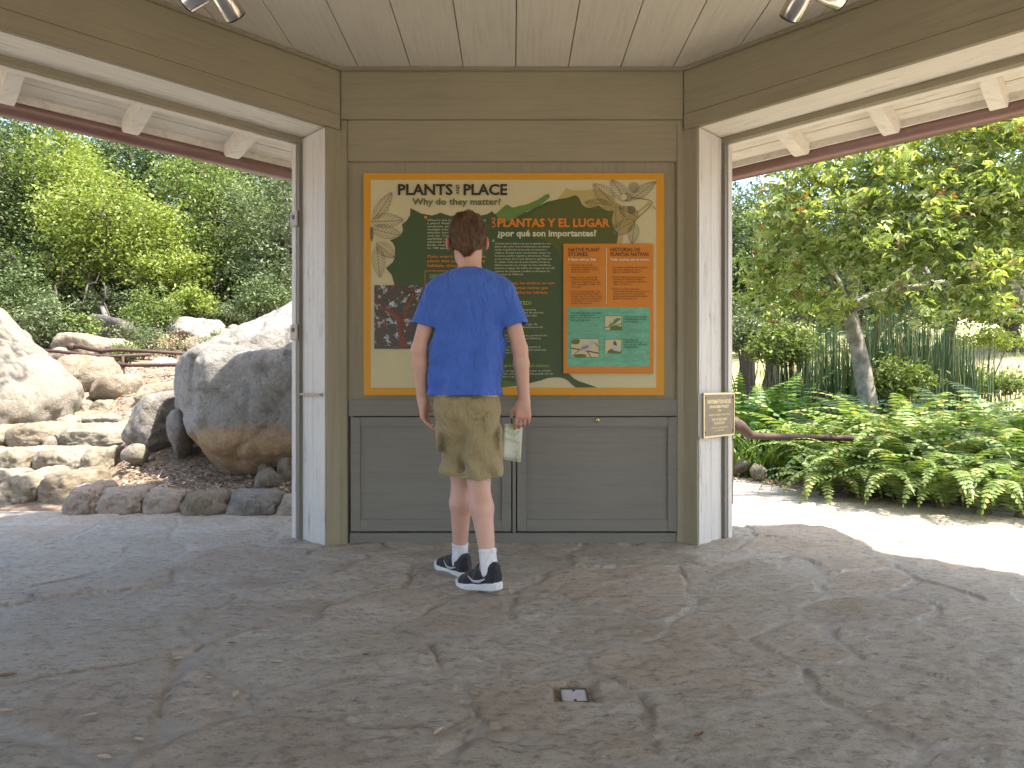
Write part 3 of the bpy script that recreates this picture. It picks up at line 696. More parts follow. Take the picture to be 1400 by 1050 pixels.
# layered cleft surface
ang = rg.uniform(0, math.pi, K)[idx]
lay = vnoise(X*1.0, Y*2.3, 5, 7)*.6+vnoise(X, Y*1.6, 13, 8)*.4
terr = np.floor(lay*7)/7+smooth01((lay*7-np.floor(lay*7)-.72)/.28)/7
h = prof*(.0060+1.5*hz[idx]+(X-sp[idx, 0])*tx[idx]+(Y-sp[idx, 1])*ty[idx])+prof*(terr-.5)*.014+(vnoise(X, Y*1.5, 13, 41)-.5)*.0065*(.3+.7*prof)+(vnoise(X, Y*1.4, 27, 42)-.5)*.0045*(.3+.7*prof)+(vnoise(X, Y, 45, 9)-.5)*.0040+(vnoise(X, Y, 75, 19)-.5)*.0020*prof+(vnoise(X, Y, 2.2, 10)-.5)*.010
# recess for the floor socket
SX, SYY = .184, 2.005
rec = smooth01((np.maximum(np.abs(X-SX)/.062, np.abs(Y-SYY)/.056)-1)/.14)
h = h*rec+(-.013)*(1-rec)
stain = rg.random(K)
crk = np.exp(-((e-.031)/.006)**2)*smooth01((vnoise(X, Y, 3.1, 31)-.40)/.2)
col = np.stack([np.clip(crk, 0, 1), prof, (rg.random(K))[idx]], -1)
o8 = offs(1.12)
m, nt, b = new_mat('flagstone')
at = nt.nodes.new('ShaderNodeAttribute'); at.attribute_name = 'stone'; sp3 = nt.nodes.new('ShaderNodeSeparateColor'); nt.links.new(at.outputs['Color'], sp3.inputs[0])
v = coords(nt); n1 = noise_node(nt, v, 3.0, 8, .65, .4); n2 = noise_node(nt, coords(nt, (1, 1.8, 1)), 24, 9, .75); n3 = noise_node(nt, coords(nt, (1, 2.4, 1)), 90, 6, .8)
c1 = ramp(nt, sp3.outputs[2], [(0, (.47, .36, .245)), (.3, (.52, .44, .33)), (.6, (.57, .44, .305)), (.85, (.43, .37, .275)), (1, (.62, .52, .38))])
c1 = mixc(nt, ramp(nt, n1, [(.35, (0, 0, 0)), (.7, (.75,)*3)]), c1, (.66, .60, .51))
c1 = mixc(nt, ramp(nt, n2, [(.34, (.9,)*3), (.5, (0, 0, 0))]), c1, (.21, .155, .11))
c1 = mixc(nt, ramp(nt, n2, [(.60, (0, 0, 0)), (.78, (.6,)*3)]), c1, (.74, .69, .60))
mort = ramp(nt, n2, [(.3, (.44, .385, .31)), (.7, (.69, .62, .52))])
n4 = noise_node(nt, coords(nt, (1, 2.2, 1)), 95, 5, .85)
c1 = mixc(nt, ramp(nt, n4, [(.30, (.95,)*3), (.47, (0, 0, 0))]), c1, (.13, .095, .07))
c1 = mixc(nt, ramp(nt, n4, [(.58, (0, 0, 0)), (.74, (.5,)*3)]), c1, (.62, .56, .48))
cc_ = mixc(nt, sp3.outputs[1], mort, c1)
nt.links.new(mixc(nt, mixc(nt, .38, (0, 0, 0), sp3.outputs[0]), cc_, (.10, .07, .05)), b.inputs['Base Color'])
rr_ = ramp(nt, n1, [(.3, (.36,)*3), (.7, (.58,)*3)]); nt.links.new(rr_, b.inputs['Roughness']); b.inputs['Specular IOR Level'].default_value = .55
b1 = bump(nt, b, n2, 1.0, .022); bump(nt, b, n3, 1.0, .008, b1)
M['flag'] = m
o = grid_mesh('floor', xs, ys, lambda a, c: h, m, attrs={'stone': col}); tag(o, kind='structure')
# trim floor to an octagon a little beyond the eaves
me = o.data; bm = bmesh.new(); bm.from_mesh(me)
o8x = offs(1.0)
def inside(x, y): return (abs(x) < 3.375+1.0) and (y < 4.84) and (y > -3.5) and (x < 0 or abs(x)+y < 4.835+1.414*1.0)
dele = [v for v in bm.verts if not inside(v.co.x-.0, v.co.y)]
bmesh.ops.delete(bm, geom=dele, context='VERTS'); bm.to_mesh(me); bm.free()
# -------- outer path of pale pavers (right) and slab (left); unseen stretches behind added to bounce light
m, nt, b = new_mat('pale_pavers')
v = coords(nt, (1, 1, 1), rotz=math.radians(38)); br = nt.nodes.new('ShaderNodeTexBrick'); nt.links.new(v, br.inputs['Vector'])
br.inputs['Scale'].default_value = 3.2; br.inputs['Mortar Size'].default_value = .018; br.inputs['Mortar Smooth'].default_value = .5; br.inputs['Bias'].default_value = 0
br.inputs['Color1'].default_value = (.52, .47, .39, 1); br.inputs['Color2'].default_value = (.42, .38, .31, 1); br.inputs['Mortar'].default_value = (.24, .20, .155, 1)
n1 = noise_node(nt, v, 5, 8, .7); n2 = noise_node(nt, v, 60, 5, .7)
c = mixc(nt, ramp(nt, n1, [(.3, (.5,)*3), (.6, (0, 0, 0))]), br.outputs['Color'], (.34, .29, .225))
nt.links.new(c, b.inputs['Base Color']); b.inputs['Roughness'].default_value = .85
b1 = bump(nt, b, br.outputs['Fac'], -.5, .01); bump(nt, b, n2, .4, .005, b1)
M['paver'] = m
def path_z(x, y): return -.008+.004*np.sin(x*3+y)*np.sin(y*4)
# strip polygon: from floor edge out to the fern bed line
def fern_line(x): return 6.45-(x-2.2)*1.22          # back edge of the path (y) for x>1
xs2 = np.arange(.4, 9.01, .1)
def pathmesh(name, x0, x1, yb, yf, mat, zf, nx=60, ny=24):
    us = np.linspace(0, 1, nx); vs = np.linspace(0, 1, ny); V = []
    for u in us:
        x = x0+(x1-x0)*u
        for w_ in vs:
            y = yb(x)+(yf(x)-yb(x))*w_; V.append((x, y, float(zf(x, y))))
    i = np.arange(nx-1)[:, None]*ny+np.arange(ny-1)[None, :]
    Fq = np.stack([i, i+ny, i+ny+1, i+1], -1).reshape(-1, 4)
    o = bpy.data.objects.new(name, fast_mesh(name, V, Fq, np.full(len(Fq), 4), [mat], True)); COL.objects.link(o); tag(o, kind='structure'); return o
wob = lambda x: .06*math.sin(x*4.3)+.04*math.sin(x*9.1+1)
pathmesh('path', .2, 7.0, lambda x: -9.0 if x > 1.25 else 4.5, lambda x: fern_line(max(x, 1.0))+wob(x), M['paver'], path_z)
M['concrete'] = simple('worn_concrete', (.34, .30, .245), .85, 0, (.50, .45, .375), 9, .6, 40)
pathmesh('side_path', -9, -.2, lambda x: -9.0 if x < -1.25 else 4.4, lambda x: 4.86+.05*(abs(x)-1.5)+.03*math.sin(x*5)+(.16 if x < -2.95 else 0), M['concrete'], lambda x, y: -.012)
# -------- floor socket
sock = empty('floor_socket', (SX, SYY, -.015)); tag(sock, 'small grey metal floor socket cover recessed in the flagstones', 'floor socket')
def sbox(lo, hi, bev=.0): return MB().box(lo, hi, None, bev)
M['steel'] = simple('dull_steel', (.50, .50, .53), .45, .3, (.58, .58, .60), 30)
M['dsteel'] = simple('dark_steel', (.12, .115, .11), .6, .3)
M['rustleaf'] = simple('rusty_brown', (.22, .11, .05), .8, 0, (.32, .19, .1), 40)
sbox((SX-.038, SYY-.040, -.014), (SX+.036, SYY+.040, -.005), .002).build('cover_plate', M['steel'], sock)
mb = MB()
for (ya, yb_) in ((SYY-.0435, SYY-.0405), (SYY+.0405, SYY+.0435)): mb.box((SX-.0415, ya, -.02), (SX+.0395, yb_, -.002))
for (xa, xb_) in ((SX-.0415, SX-.0385), (SX+.0365, SX+.0395)): mb.box((xa, SYY-.0405, -.02), (xb_, SYY+.0405, -.002))
mb.build('cover_frame', M['dsteel'], sock)
for yy in (-.030, .030): MB().tube([(SX, SYY+yy, -.0052), (SX, SYY+yy, -.0035)], .0045, 10).build('screw', M['black'], sock)
# -------- dead leaves and chips on the floor
leafm = simple('dry_leaf', (.36, .27, .17), .8, 0, (.52, .43, .32), 60, .3, 200)
leafm2 = simple('dark_leaf', (.14, .07, .035), .8, 0, (.28, .16, .08), 60)
spots = [(230, 955, .9), (318, 887, 1.3), (331, 832, 1), (115, 818, 1), (172, 852, .8), (240, 905, 1), (50, 871, .8), (8, 935, 1.6), (6, 978, 1.3), (245, 985, .7), (122, 988, 1.2), (142, 1040, 1.1), (322, 958, 1.1), (378, 912, 1), (285, 934, .8), (210, 880, .8), (500, 902, 1.1), (580, 914, .9), (600, 1012, 1.1), (648, 953, .9), (1265, 943, 1.1), (1204, 770, .9), (1190, 980, .9), (1370, 1026, 1), (955, 1015, 1.3), (73, 753, .8), (293, 757, .7), (517, 870, .7), (1040, 822, .6), (1180, 866, .6), (860, 800, .6), (940, 893, .6), (28, 800, .8), (410, 980, .7), (190, 1020, .8)]
r = random.Random(4)
for i, (px, py, s) in enumerate(spots):
    Y = CAMH*F/(py-525); X_ = (px-700)*Y/F; L_ = .015*s*r.uniform(.8, 1.3); Wd = L_*r.uniform(.32, .6); a = r.uniform(-.7, .7)+(0 if i % 3 else 1.2)
    vs = []; nseg = 6
    for k in range(nseg+1):
        t = k/nseg; w_ = Wd*math.sin(math.pi*min(.98, t*.96+.02))**.7
        for sgn in (-1, 0, 1):
            x = (t-.5)*2*L_; y = sgn*w_; z = abs(sgn)*.35*w_+.25*L_*(t-.5)**2*2+.0025
            vs.append((x*math.cos(a)-y*math.sin(a), x*math.sin(a)+y*math.cos(a), z))
    fs = []
    for k in range(nseg):
        for c_ in range(2):
            q = (k*3+c_, (k+1)*3+c_, (k+1)*3+c_+1, k*3+c_+1); fs.append(q)
    ix = int(np.argmin(abs(xs-X_))); iy = int(np.argmin(abs(ys-Y))); zf = float(h[ix, iy])
    n_ = len(vs); vs2 = vs+[(x, y, z-.0012) for x, y, z in vs]; fs2 = fs+[tuple(n_+j for j in f)[::-1] for f in fs]
    me = bpy.data.meshes.new('dry_leaf'); me.from_pydata(vs2, [], fs2); me.materials.append(leafm2 if i in (1, 7, 16, 24) else leafm)
    lo = bpy.data.objects.new('dry_leaf', me); COL.objects.link(lo); lo.location = (X_, Y, zf+.003)
    if i in (1, 7, 16, 24): tag(lo, 'dark brown curled leaf lying on the flagstone floor', 'leaf', 'dark leaves on the floor')
    else: tag(lo, 'pale dry leaf fragment lying on the flagstone floor', 'leaf', 'dry leaf fragments on the floor')
# ------------------------------------------------------------------ ROCKS
def rock_mat(name, base, pale, dark, low=None, lichen=None, zsplit=None):
    base, pale, dark, low, lichen = [None if q is None else tuple(x*.62 for x in q) for q in (base, pale, dark, low, lichen)]
    m, nt, b = new_mat(name); v = coords(nt)
    n1 = noise_node(nt, v, 1.6, 8, .65, .5); n2 = noise_node(nt, v, 9, 8, .7, .3); n3 = noise_node(nt, v, 45, 6, .7)
    c = mixc(nt, ramp(nt, n1, [(.35, (0, 0, 0)), (.65, (1, 1, 1))]), base, pale)
    c = mixc(nt, ramp(nt, n2, [(.32, (.8,)*3), (.5, (0, 0, 0))]), c, dark)
    if lichen: c = mixc(nt, ramp(nt, n2, [(.60, (0, 0, 0)), (.70, (.8,)*3)]), c, lichen)
    c = mixc(nt, ramp(nt, n3, [(.35, (.5,)*3), (.6, (0, 0, 0))]), c, tuple(x*.6 for x in base))
    if low:
        tcn = nt.nodes.new('ShaderNodeTexCoord'); s_ = nt.nodes.new('ShaderNodeSeparateXYZ'); nt.links.new(tcn.outputs['Object'], s_.inputs[0])
        ad = nt.nodes.new('ShaderNodeMath'); ad.operation = 'MULTIPLY_ADD'; nt.links.new(n1, ad.inputs[0]); ad.inputs[1].default_value = .55; nt.links.new(s_.outputs['Z'], ad.inputs[2])
        mr = nt.nodes.new('ShaderNodeMapRange'); mr.inputs[1].default_value = zsplit+.22; mr.inputs[2].default_value = zsplit+.32; nt.links.new(ad.outputs[0], mr.inputs[0])
        lowc = mixc(nt, ramp(nt, n2, [(.35, (0, 0, 0)), (.65, (1, 1, 1))]), low, tuple(min(1, x*1.5) for x in low))
        c = mixc(nt, mr.outputs[0], lowc, c)
    nt.links.new(c, b.inputs['Base Color']); b.inputs['Roughness'].default_value = .9; b.inputs['Specular IOR Level'].default_value = .2
    vo = nt.nodes.new('ShaderNodeTexVoronoi'); vo.feature = 'DISTANCE_TO_EDGE'; vo.inputs['Scale'].default_value = 2.3
    nv = nt.nodes.new('ShaderNodeTexNoise'); nv.inputs['Scale'].default_value = 3; nt.links.new(v, nv.inputs['Vector'])
    mx = mixc(nt, .35, v, nv.outputs['Color']); nt.links.new(mx, vo.inputs['Vector'])
    crk = ramp(nt, vo.outputs['Distance'], [(0, (0, 0, 0)), (.02, (1, 1, 1))])
    b1 = bump(nt, b, crk, .25, .012); b2 = bump(nt, b, n2, .9, .05, b1); bump(nt, b, n3, .7, .012, b2)
    return m
M['r_grey'] = rock_mat('boulder_grey', (.39, .37, .33), (.54, .51, .46), (.20, .18, .16), (.42, .29, .17), None, .46)
M['r_grey2'] = rock_mat('boulder_plain', (.34, .31, .27), (.50, .47, .42), (.22, .19, .16))
M['r_pale'] = rock_mat('boulder_pale', (.34, .30, .235), (.46, .42, .34), (.26, .22, .17))
M['r_tan'] = rock_mat('stone_tan', (.36, .29, .20), (.50, .43, .33), (.20, .155, .10))
M['r_pink'] = rock_mat('stone_pink', (.56, .45, .35), (.68, .59, .48), (.36, .27, .21))
M['r_step'] = rock_mat('stone_step', (.40, .35, .26), (.56, .50, .40), (.17, .14, .095), None, (.40, .36, .30))
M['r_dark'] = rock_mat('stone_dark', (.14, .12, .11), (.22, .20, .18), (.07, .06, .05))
def fbm(p, sc, oct_=4):
    return noise.fractal(Vector(p)*sc, 1.0, 2.1, oct_, noise_basis='PERLIN_ORIGINAL')
def rock(name, label, cat, center, size, seed=0, mat='r_tan', sub=4, planes=None, sharp=16, amp=.10, nsc=1.6, group=None, flat=None, rotz=0, carve=None):
    """center = centre of the base; size = full extents; planes: list of (nx,ny,nz,h) in the unit ball"""
    bm = bmesh.new(); bmesh.ops.create_icosphere(bm, subdivisions=sub, radius=1)
    D = np.array([v.co[:] for v in bm.verts]); D /= np.linalg.norm(D, axis=1)[:, None]
    r = np.random.default_rng(seed+100)
    pl = list(planes or [])
    if not planes:
        for _ in range(14):
            n = r.normal(size=3); n /= np.linalg.norm(n); pl.append((*n, r.uniform(.60, .92)))
        pl.append((0, 0, 1, flat or .85)); pl.append((0, 0, -1, .7))
    acc = np.full(len(D), 1e-6)
    for (a, b_, c_, hh) in pl:
        n = np.array((a, b_, c_), float); n /= np.linalg.norm(n)
        acc += np.maximum(0, D@n/hh)**sharp
    acc += (1/1.10)**sharp
    R = acc**(-1/sharp); Pn = D*R[:, None]
    lo, hi = Pn.min(0), Pn.max(0)
    Pn = (Pn-(lo+hi)/2)/(hi-lo)*np.array(size); Pn[:, 2] += size[2]/2
    s_ = float(min(size)); off = seed*7.13
    out = []
    for p, d in zip(Pn, D):
        q = (p[0]+off, p[1]-off, p[2]+off*.5)
        dd = fbm(q, nsc/s_*.55, 5)*amp*s_
        rid = abs(noise.noise(Vector(q)*(3.2/s_)))
        dd -= max(0, .10-rid)*amp*s_*1.6
        dd += fbm(q, 7/s_, 3)*amp*s_*.22
        for fq, am in ((2.6/s_, .55), (6.5/s_, .22)):
            qq = Vector(q)*fq; ds, ps = noise.voronoi(qq); rv = noise.cell_vector(ps[0]*3.3)-Vector((.5, .5, .5))
            dd += (qq-ps[0]).dot(rv)*amp*s_*am*1.6
            ed = ds[1]-ds[0]
            if ed < .10: dd -= (.10-ed)*amp*s_*am*2.2
        out.append((p[0]+d[0]*dd, p[1]+d[1]*dd, p[2]+d[2]*dd))
    V = np.array(out)
    if carve:
        for (cx, cy, cz, cr, dep) in carve:
            q = V-np.array((cx, cy, cz)); dist = np.linalg.norm(q*np.array((1, .6, 1)), axis=1); k = np.clip(1-dist/cr, 0, 1); k = k*k*(3-2*k)
            V -= D*(k*dep)[:, None]
    c_, s2 = math.cos(rotz), math.sin(rotz)
    V = np.stack([V[:, 0]*c_-V[:, 1]*s2, V[:, 0]*s2+V[:, 1]*c_, V[:, 2]], 1)
    Fs = np.array([[v.index for v in f.verts] for f in bm.faces]); bm.free()
    me = fast_mesh(name, V, Fs, np.full(len(Fs), 3), [M[mat]], True)
    o = bpy.data.objects.new(name, me); COL.objects.link(o); o.location = center
    tag(o, label, cat, group); return o
def rockpx(name, label, cat, x0, x1, ytop, ybot, Y, depth, zbase=None, **k):
    """extent seen in the photograph at distance Y of its front half"""
    a, b_ = P(x0, ybot, Y), P(x1, ytop, Y)
    zt, zb = b_.z, a.z; sink = .06
    return rock(name, label, cat, ((a.x+b_.x)/2, Y+depth*.25, zb-sink), (b_.x-a.x, depth, zt-zb+sink), **k)
# the big split boulder
rock('boulder', 'huge grey boulder with overhanging tan underside filling the left opening', 'boulder', (-1.72, 6.15, .10), (2.45, 2.1, 1.70), seed=3, mat='r_grey', sub=7, sharp=46, amp=.045, nsc=3.4,
     planes=[(-.55, -.25, .80, .84), (-.2, -.45, .87, .86), (.3, -.3, .9, .9), (-.85, -.52, -.02, .93), (-.15, -1, -.06, .86), (-.1, -.85, .55, .885), (.5, -.85, .1, .9), (-.75, -.35, -.55, .92), (-.1, -.75, -.65, .93), (.5, -.5, -.7, .93), (.9, .1, .2, .9), (0, 1, .1, .95), (-.6, .7, .2, .92), (.5, .7, .4, .95), (0, 0, -1, .8), (-.95, .1, .25, .96)],
     carve=[(-.30, -.62, 1.22, .12, .12), (-.02, -.68, 1.33, .09, .05), (-.35, -.85, .98, .09, .05), (-.05, -.9, .93, .2, .06)])
rock('boulder', 'pale sloping boulder at the far left edge beside the stone steps', 'boulder', (-6.2, 6.95, .36), (3.1, 2.3, 1.55), seed=12, mat='r_pale', sub=6, sharp=12, amp=.07, nsc=3.0,
     planes=[(.78, -.15, .6, .66), (.5, -.75, .42, .74), (-.1, -.9, .42, .8), (.1, 0, 1, .95), (1, .1, -.1, .98), (-.8, -.3, .4, .9), (0, 1, .2, .9), (0, 0, -1, .7), (.6, .6, .5, .8)])
rockpx('boulder', 'rounded grey knee-high boulder left of the huge one', 'boulder', 159, 240, 537, 612, 5.95, .55, seed=5, mat='r_grey2', sub=5, amp=.09, sharp=14)
rockpx('rock', 'narrow upright rock wedged between the knee-high boulder and the huge one', 'rock', 222, 254, 557, 622, 5.72, .3, seed=8, mat='r_grey2', amp=.09)
rockpx('rock', 'small pale stone on the chips below the knee-high boulder', 'rock', 161, 200, 608, 628, 5.62, .22, seed=9, mat='r_pale', amp=.08)
rockpx('rock', 'flat tan stone under the right foot of the huge boulder', 'rock', 348, 376, 628, 644, 5.35, .2, seed=14, mat='r_tan')
rockpx('rock', 'round tan stone beside the left post under the huge boulder', 'rock', 373, 408, 624, 656, 5.22, .26, seed=15, mat='r_tan')
rockpx('rock', 'white sunlit wedge stone in front of the huge boulder', 'rock', 344, 384, 641, 662, 5.08, .2, seed=16, mat='r_pale')
rockpx('boulder', 'low brown and cream boulder behind the steps under the rusty rail', 'boulder', 66, 156, 485, 541, 8.1, .9, seed=18, mat='r_tan', sub=5, amp=.09)
rockpx('rock', 'tan wedge rock leaning on the low boulder behind the steps', 'rock', 121, 184, 512, 546, 7.7, .5, seed=20, mat='r_tan', sharp=16)
rockpx('rock', 'broad flat rock at the top edge of the chip slope', 'rock', 186, 262, 523, 548, 7.35, .7, seed=22, mat='r_tan')
rockpx('boulder', 'pitted tan boulder behind the rusty rail', 'boulder', 72, 134, 456, 492, 9.9, .9, seed=24, mat='r_tan', sub=5, amp=.09)
rockpx('rock', 'long white sunlit slab lying behind the rusty rail', 'rock', 108, 182, 462, 488, 10.2, .8, seed=26, mat='r_pale')
rockpx('rock', 'small pale rock at the left end of the rusty rail', 'rock', 58, 88, 470, 495, 9.6, .5, seed=27, mat='r_pale')
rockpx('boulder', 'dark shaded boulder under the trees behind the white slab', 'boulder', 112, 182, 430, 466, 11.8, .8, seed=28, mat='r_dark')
rockpx('boulder', 'distant grey boulder rising above the flowering shrub', 'boulder', 218, 289, 431, 474, 12.5, 1.1, seed=30, mat='r_grey2', sub=5)
rockpx('rock', 'grey rock at the right foot of the distant boulder', 'rock', 250, 284, 452, 478, 11.6, .5, seed=31, mat='r_grey2')
rockpx('rock', 'thin slab right of the distant boulder', 'rock', 283, 322, 449, 459, 12.8, .6, seed=32, mat='r_pale')
rockpx('rock', 'lower slab right of the distant boulder', 'rock', 278, 314, 459, 469, 12.2, .6, seed=33, mat='r_tan')
rockpx('rock', 'small white stone on top of the distant slabs', 'rock', 311, 326, 443, 454, 13.2, .3, seed=34, mat='r_pale')
rockpx('rock', 'white sunlit rock at the right end of the rusty rail', 'rock', 243, 285, 486, 506, 8.9, .5, seed=35, mat='r_pale')
rockpx('rock', 'low grey-green rock behind the lower rail', 'rock', 196, 240, 488, 500, 9.6, .5, seed=36, mat='r_grey2')
rockpx('rock', 'pale cobble in the leaf litter at the left end of the fern bed', 'rock', 1026, 1050, 634, 650, 6.45, .2, seed=37, mat='r_pale')
rockpx('rock', 'half buried cobble next to the right post', 'rock', 1006, 1030, 628, 640, 6.8, .2, seed=38, mat='r_pale')
# edging row
er = [(92, 137, 660, 'r_pink', 'pinkish first'), (136, 196, 666, 'r_pink', 'pinkish second'), (195, 250, 668, 'r_pink', 'mottled pink third'), (249, 312, 670, 'r_tan', 'olive-grey fourth'), (311, 381, 674, 'r_grey2', 'grey fifth'), (379, 430, 680, 'r_pink', 'half hidden sixth')]
for i, (x0, x1, yt, mt, lab) in enumerate(er):
    rockpx('edging_stone', lab+' stone from the steps in the curb row edging the chip slope', 'edging stone', x0-1, x1+1, yt, 700+i*1.3, 4.84-.02*i, .34, seed=40+i, mat=mt, sub=5, sharp=22, amp=.12, group='curb stones edging the chip slope', planes=[(0, -1, .12, .84), (-1, 0, 0, .87), (1, 0, .05, .86), (0, -.5, 1, .87), (0, 1, 0, .95), (.2*((i % 3)-1), .1, 1, .83), (0, 0, -1, .8), (-.8, -.7, .5, .93), (.8, -.6, .6, .92), (.4, -.9, -.5, .95)])
    # steps
def stair(course, xs_, yt, yb, Y, depth, mats, seed, labs):
    for i in range(len(xs_)-1):
        x0, x1 = xs_[i], xs_[i+1]
        a, b_ = P(x0, yb, Y), P(x1, yt, Y); r = random.Random(seed+i)
        rock('step_stone', labs[i], 'step stone', ((a.x+b_.x)/2, Y+depth/2, a.z-.05), (b_.x-a.x+.03, depth, b_.z-a.z+.055), seed=seed+i, mat=mats[i % len(mats)], sub=5, sharp=34, amp=.13,
             planes=[(0, -1, .1*r.uniform(-1, 1), .86), (-1, r.uniform(-.2, .2), 0, .90), (1, r.uniform(-.2, .2), 0, .90), (0, 1, 0, .9), (0, 0, 1, .82), (0, -.8, .8, 1.08), (-.7, -.7, 0, 1.1), (.7, -.7, .1, 1.08), (0, 0, -1, .8)], group='stones of the rough steps')
stair(1, [-70, -10, 40, 98], 652, 695, 5.06, .62, ['r_step', 'r_step', 'r_tan'], 60, ['far left stone of the bottom step', 'squat middle stone of the bottom step', 'brown faced stone ending the bottom step beside the curb row'])
stair(2, [-80, -4, 32, 106, 128], 617, 652, 5.62, .55, ['r_step', 'r_step', 'r_step'], 70, ['far left stone of the second step', 'pale stone second from left on the second step', 'long blocky dark stone of the second step', 'small end stone of the second step'])
rockpx('rock', 'small tan stone tucked at the right end of the second step', 'rock', 122, 148, 611, 628, 5.85, .25, seed=76, mat='r_tan')
stair(3, [-90, -2, 64, 158], 583, 613, 6.12, .7, ['r_tan', 'r_tan', 'r_step'], 80, ['far left stone of the third step', 'brown stone in the middle of the third step', 'long rounded stone ending the third step'])
rockpx('rock', 'pebble wedged between two stones of the third step', 'rock', 57, 72, 597, 611, 6.05, .12, seed=86, mat='r_pale')
stair(4, [20, 95, 175], 569, 582, 6.95, .7, ['r_pale', 'r_pale'], 90, ['left bright slab of the fourth step', 'right bright slab of the fourth step'])
stair(5, [88, 118, 152, 196], 548, 566, 7.45, .6, ['r_pale', 'r_tan', 'r_pale'], 94, ['left block of the topmost step', 'tan block of the topmost step', 'right slab of the topmost step'])
# wood chips
def scatter(name, n, fx, size, mats, zoff=.008, asp=.4, thick=.25, label=None):
    r = np.random.default_rng(len(name)*7+n); P_ = fx(r, n); n = len(P_)
    z = ground_z(P_[:, 0], P_[:, 1])+zoff
    a = r.uniform(0, 6.28, n); L_ = r.uniform(.5, 1.2, n)*size; W_ = L_*r.uniform(.25, .6, n)*asp*2
    ux = np.stack([np.cos(a), np.sin(a), r.normal(0, .28, n)], 1); uy = np.stack([-np.sin(a), np.cos(a), r.normal(0, .35, n)], 1)
    c = np.stack([P_[:, 0], P_[:, 1], z+r.uniform(0, .012, n)], 1)
    V = np.stack([c-ux*L_[:, None]/2, c+uy*W_[:, None]/2, c+ux*L_[:, None]/2, c-uy*W_[:, None]/2], 1).reshape(-1, 3)
    Fq = np.arange(4*n).reshape(-1, 4)
    me = fast_mesh(name, V, Fq, np.full(n, 4), mats, False, r.integers(0, len(mats), n))
    o = bpy.data.objects.new(name, me); COL.objects.link(o); tag(o, kind='stuff')
    if label: tag(o, label)
    return o
chm = [simple('chip_a', (.36, .27, .18), .9), simple('chip_b', (.27, .17, .10), .9), simple('chip_c', (.46, .38, .28), .9), simple('chip_d', (.15, .09, .055), .9)]
def chips_area(r, n):
    y = 4.95+r.random(n)**1.3*5.2; x = r.uniform(-.62, -.2, n)*y*1.0
    k = (x/y > -.60+.0*(y)) & ~((y < 6.9) & (x < -3.3+(y-5)*-.1)); return np.stack([x, y], 1)[k]
scatter('wood_chips', 15000, chips_area, .042, chm, label='pale wood chip mulch covering the slope around the huge boulder')
def litter_area(r, n):
    x = r.uniform(1.2, 3.0, n); y = np.array([fern_line(a) for a in x])+r.uniform(-.12, 1.1, n)**1.0-.0; return np.stack([x, y], 1)
scatter('leaf_litter', 3500, litter_area, .05, chm, label='brown leaf litter along the edge of the fern bed')

pathmesh('rear_bounce_path', -2.5, 2.5, lambda x: -9.0, lambda x: -2.9, M['concrete'], lambda x, y: .002)  # unseen pale paving added behind the kiosk to bounce light inside
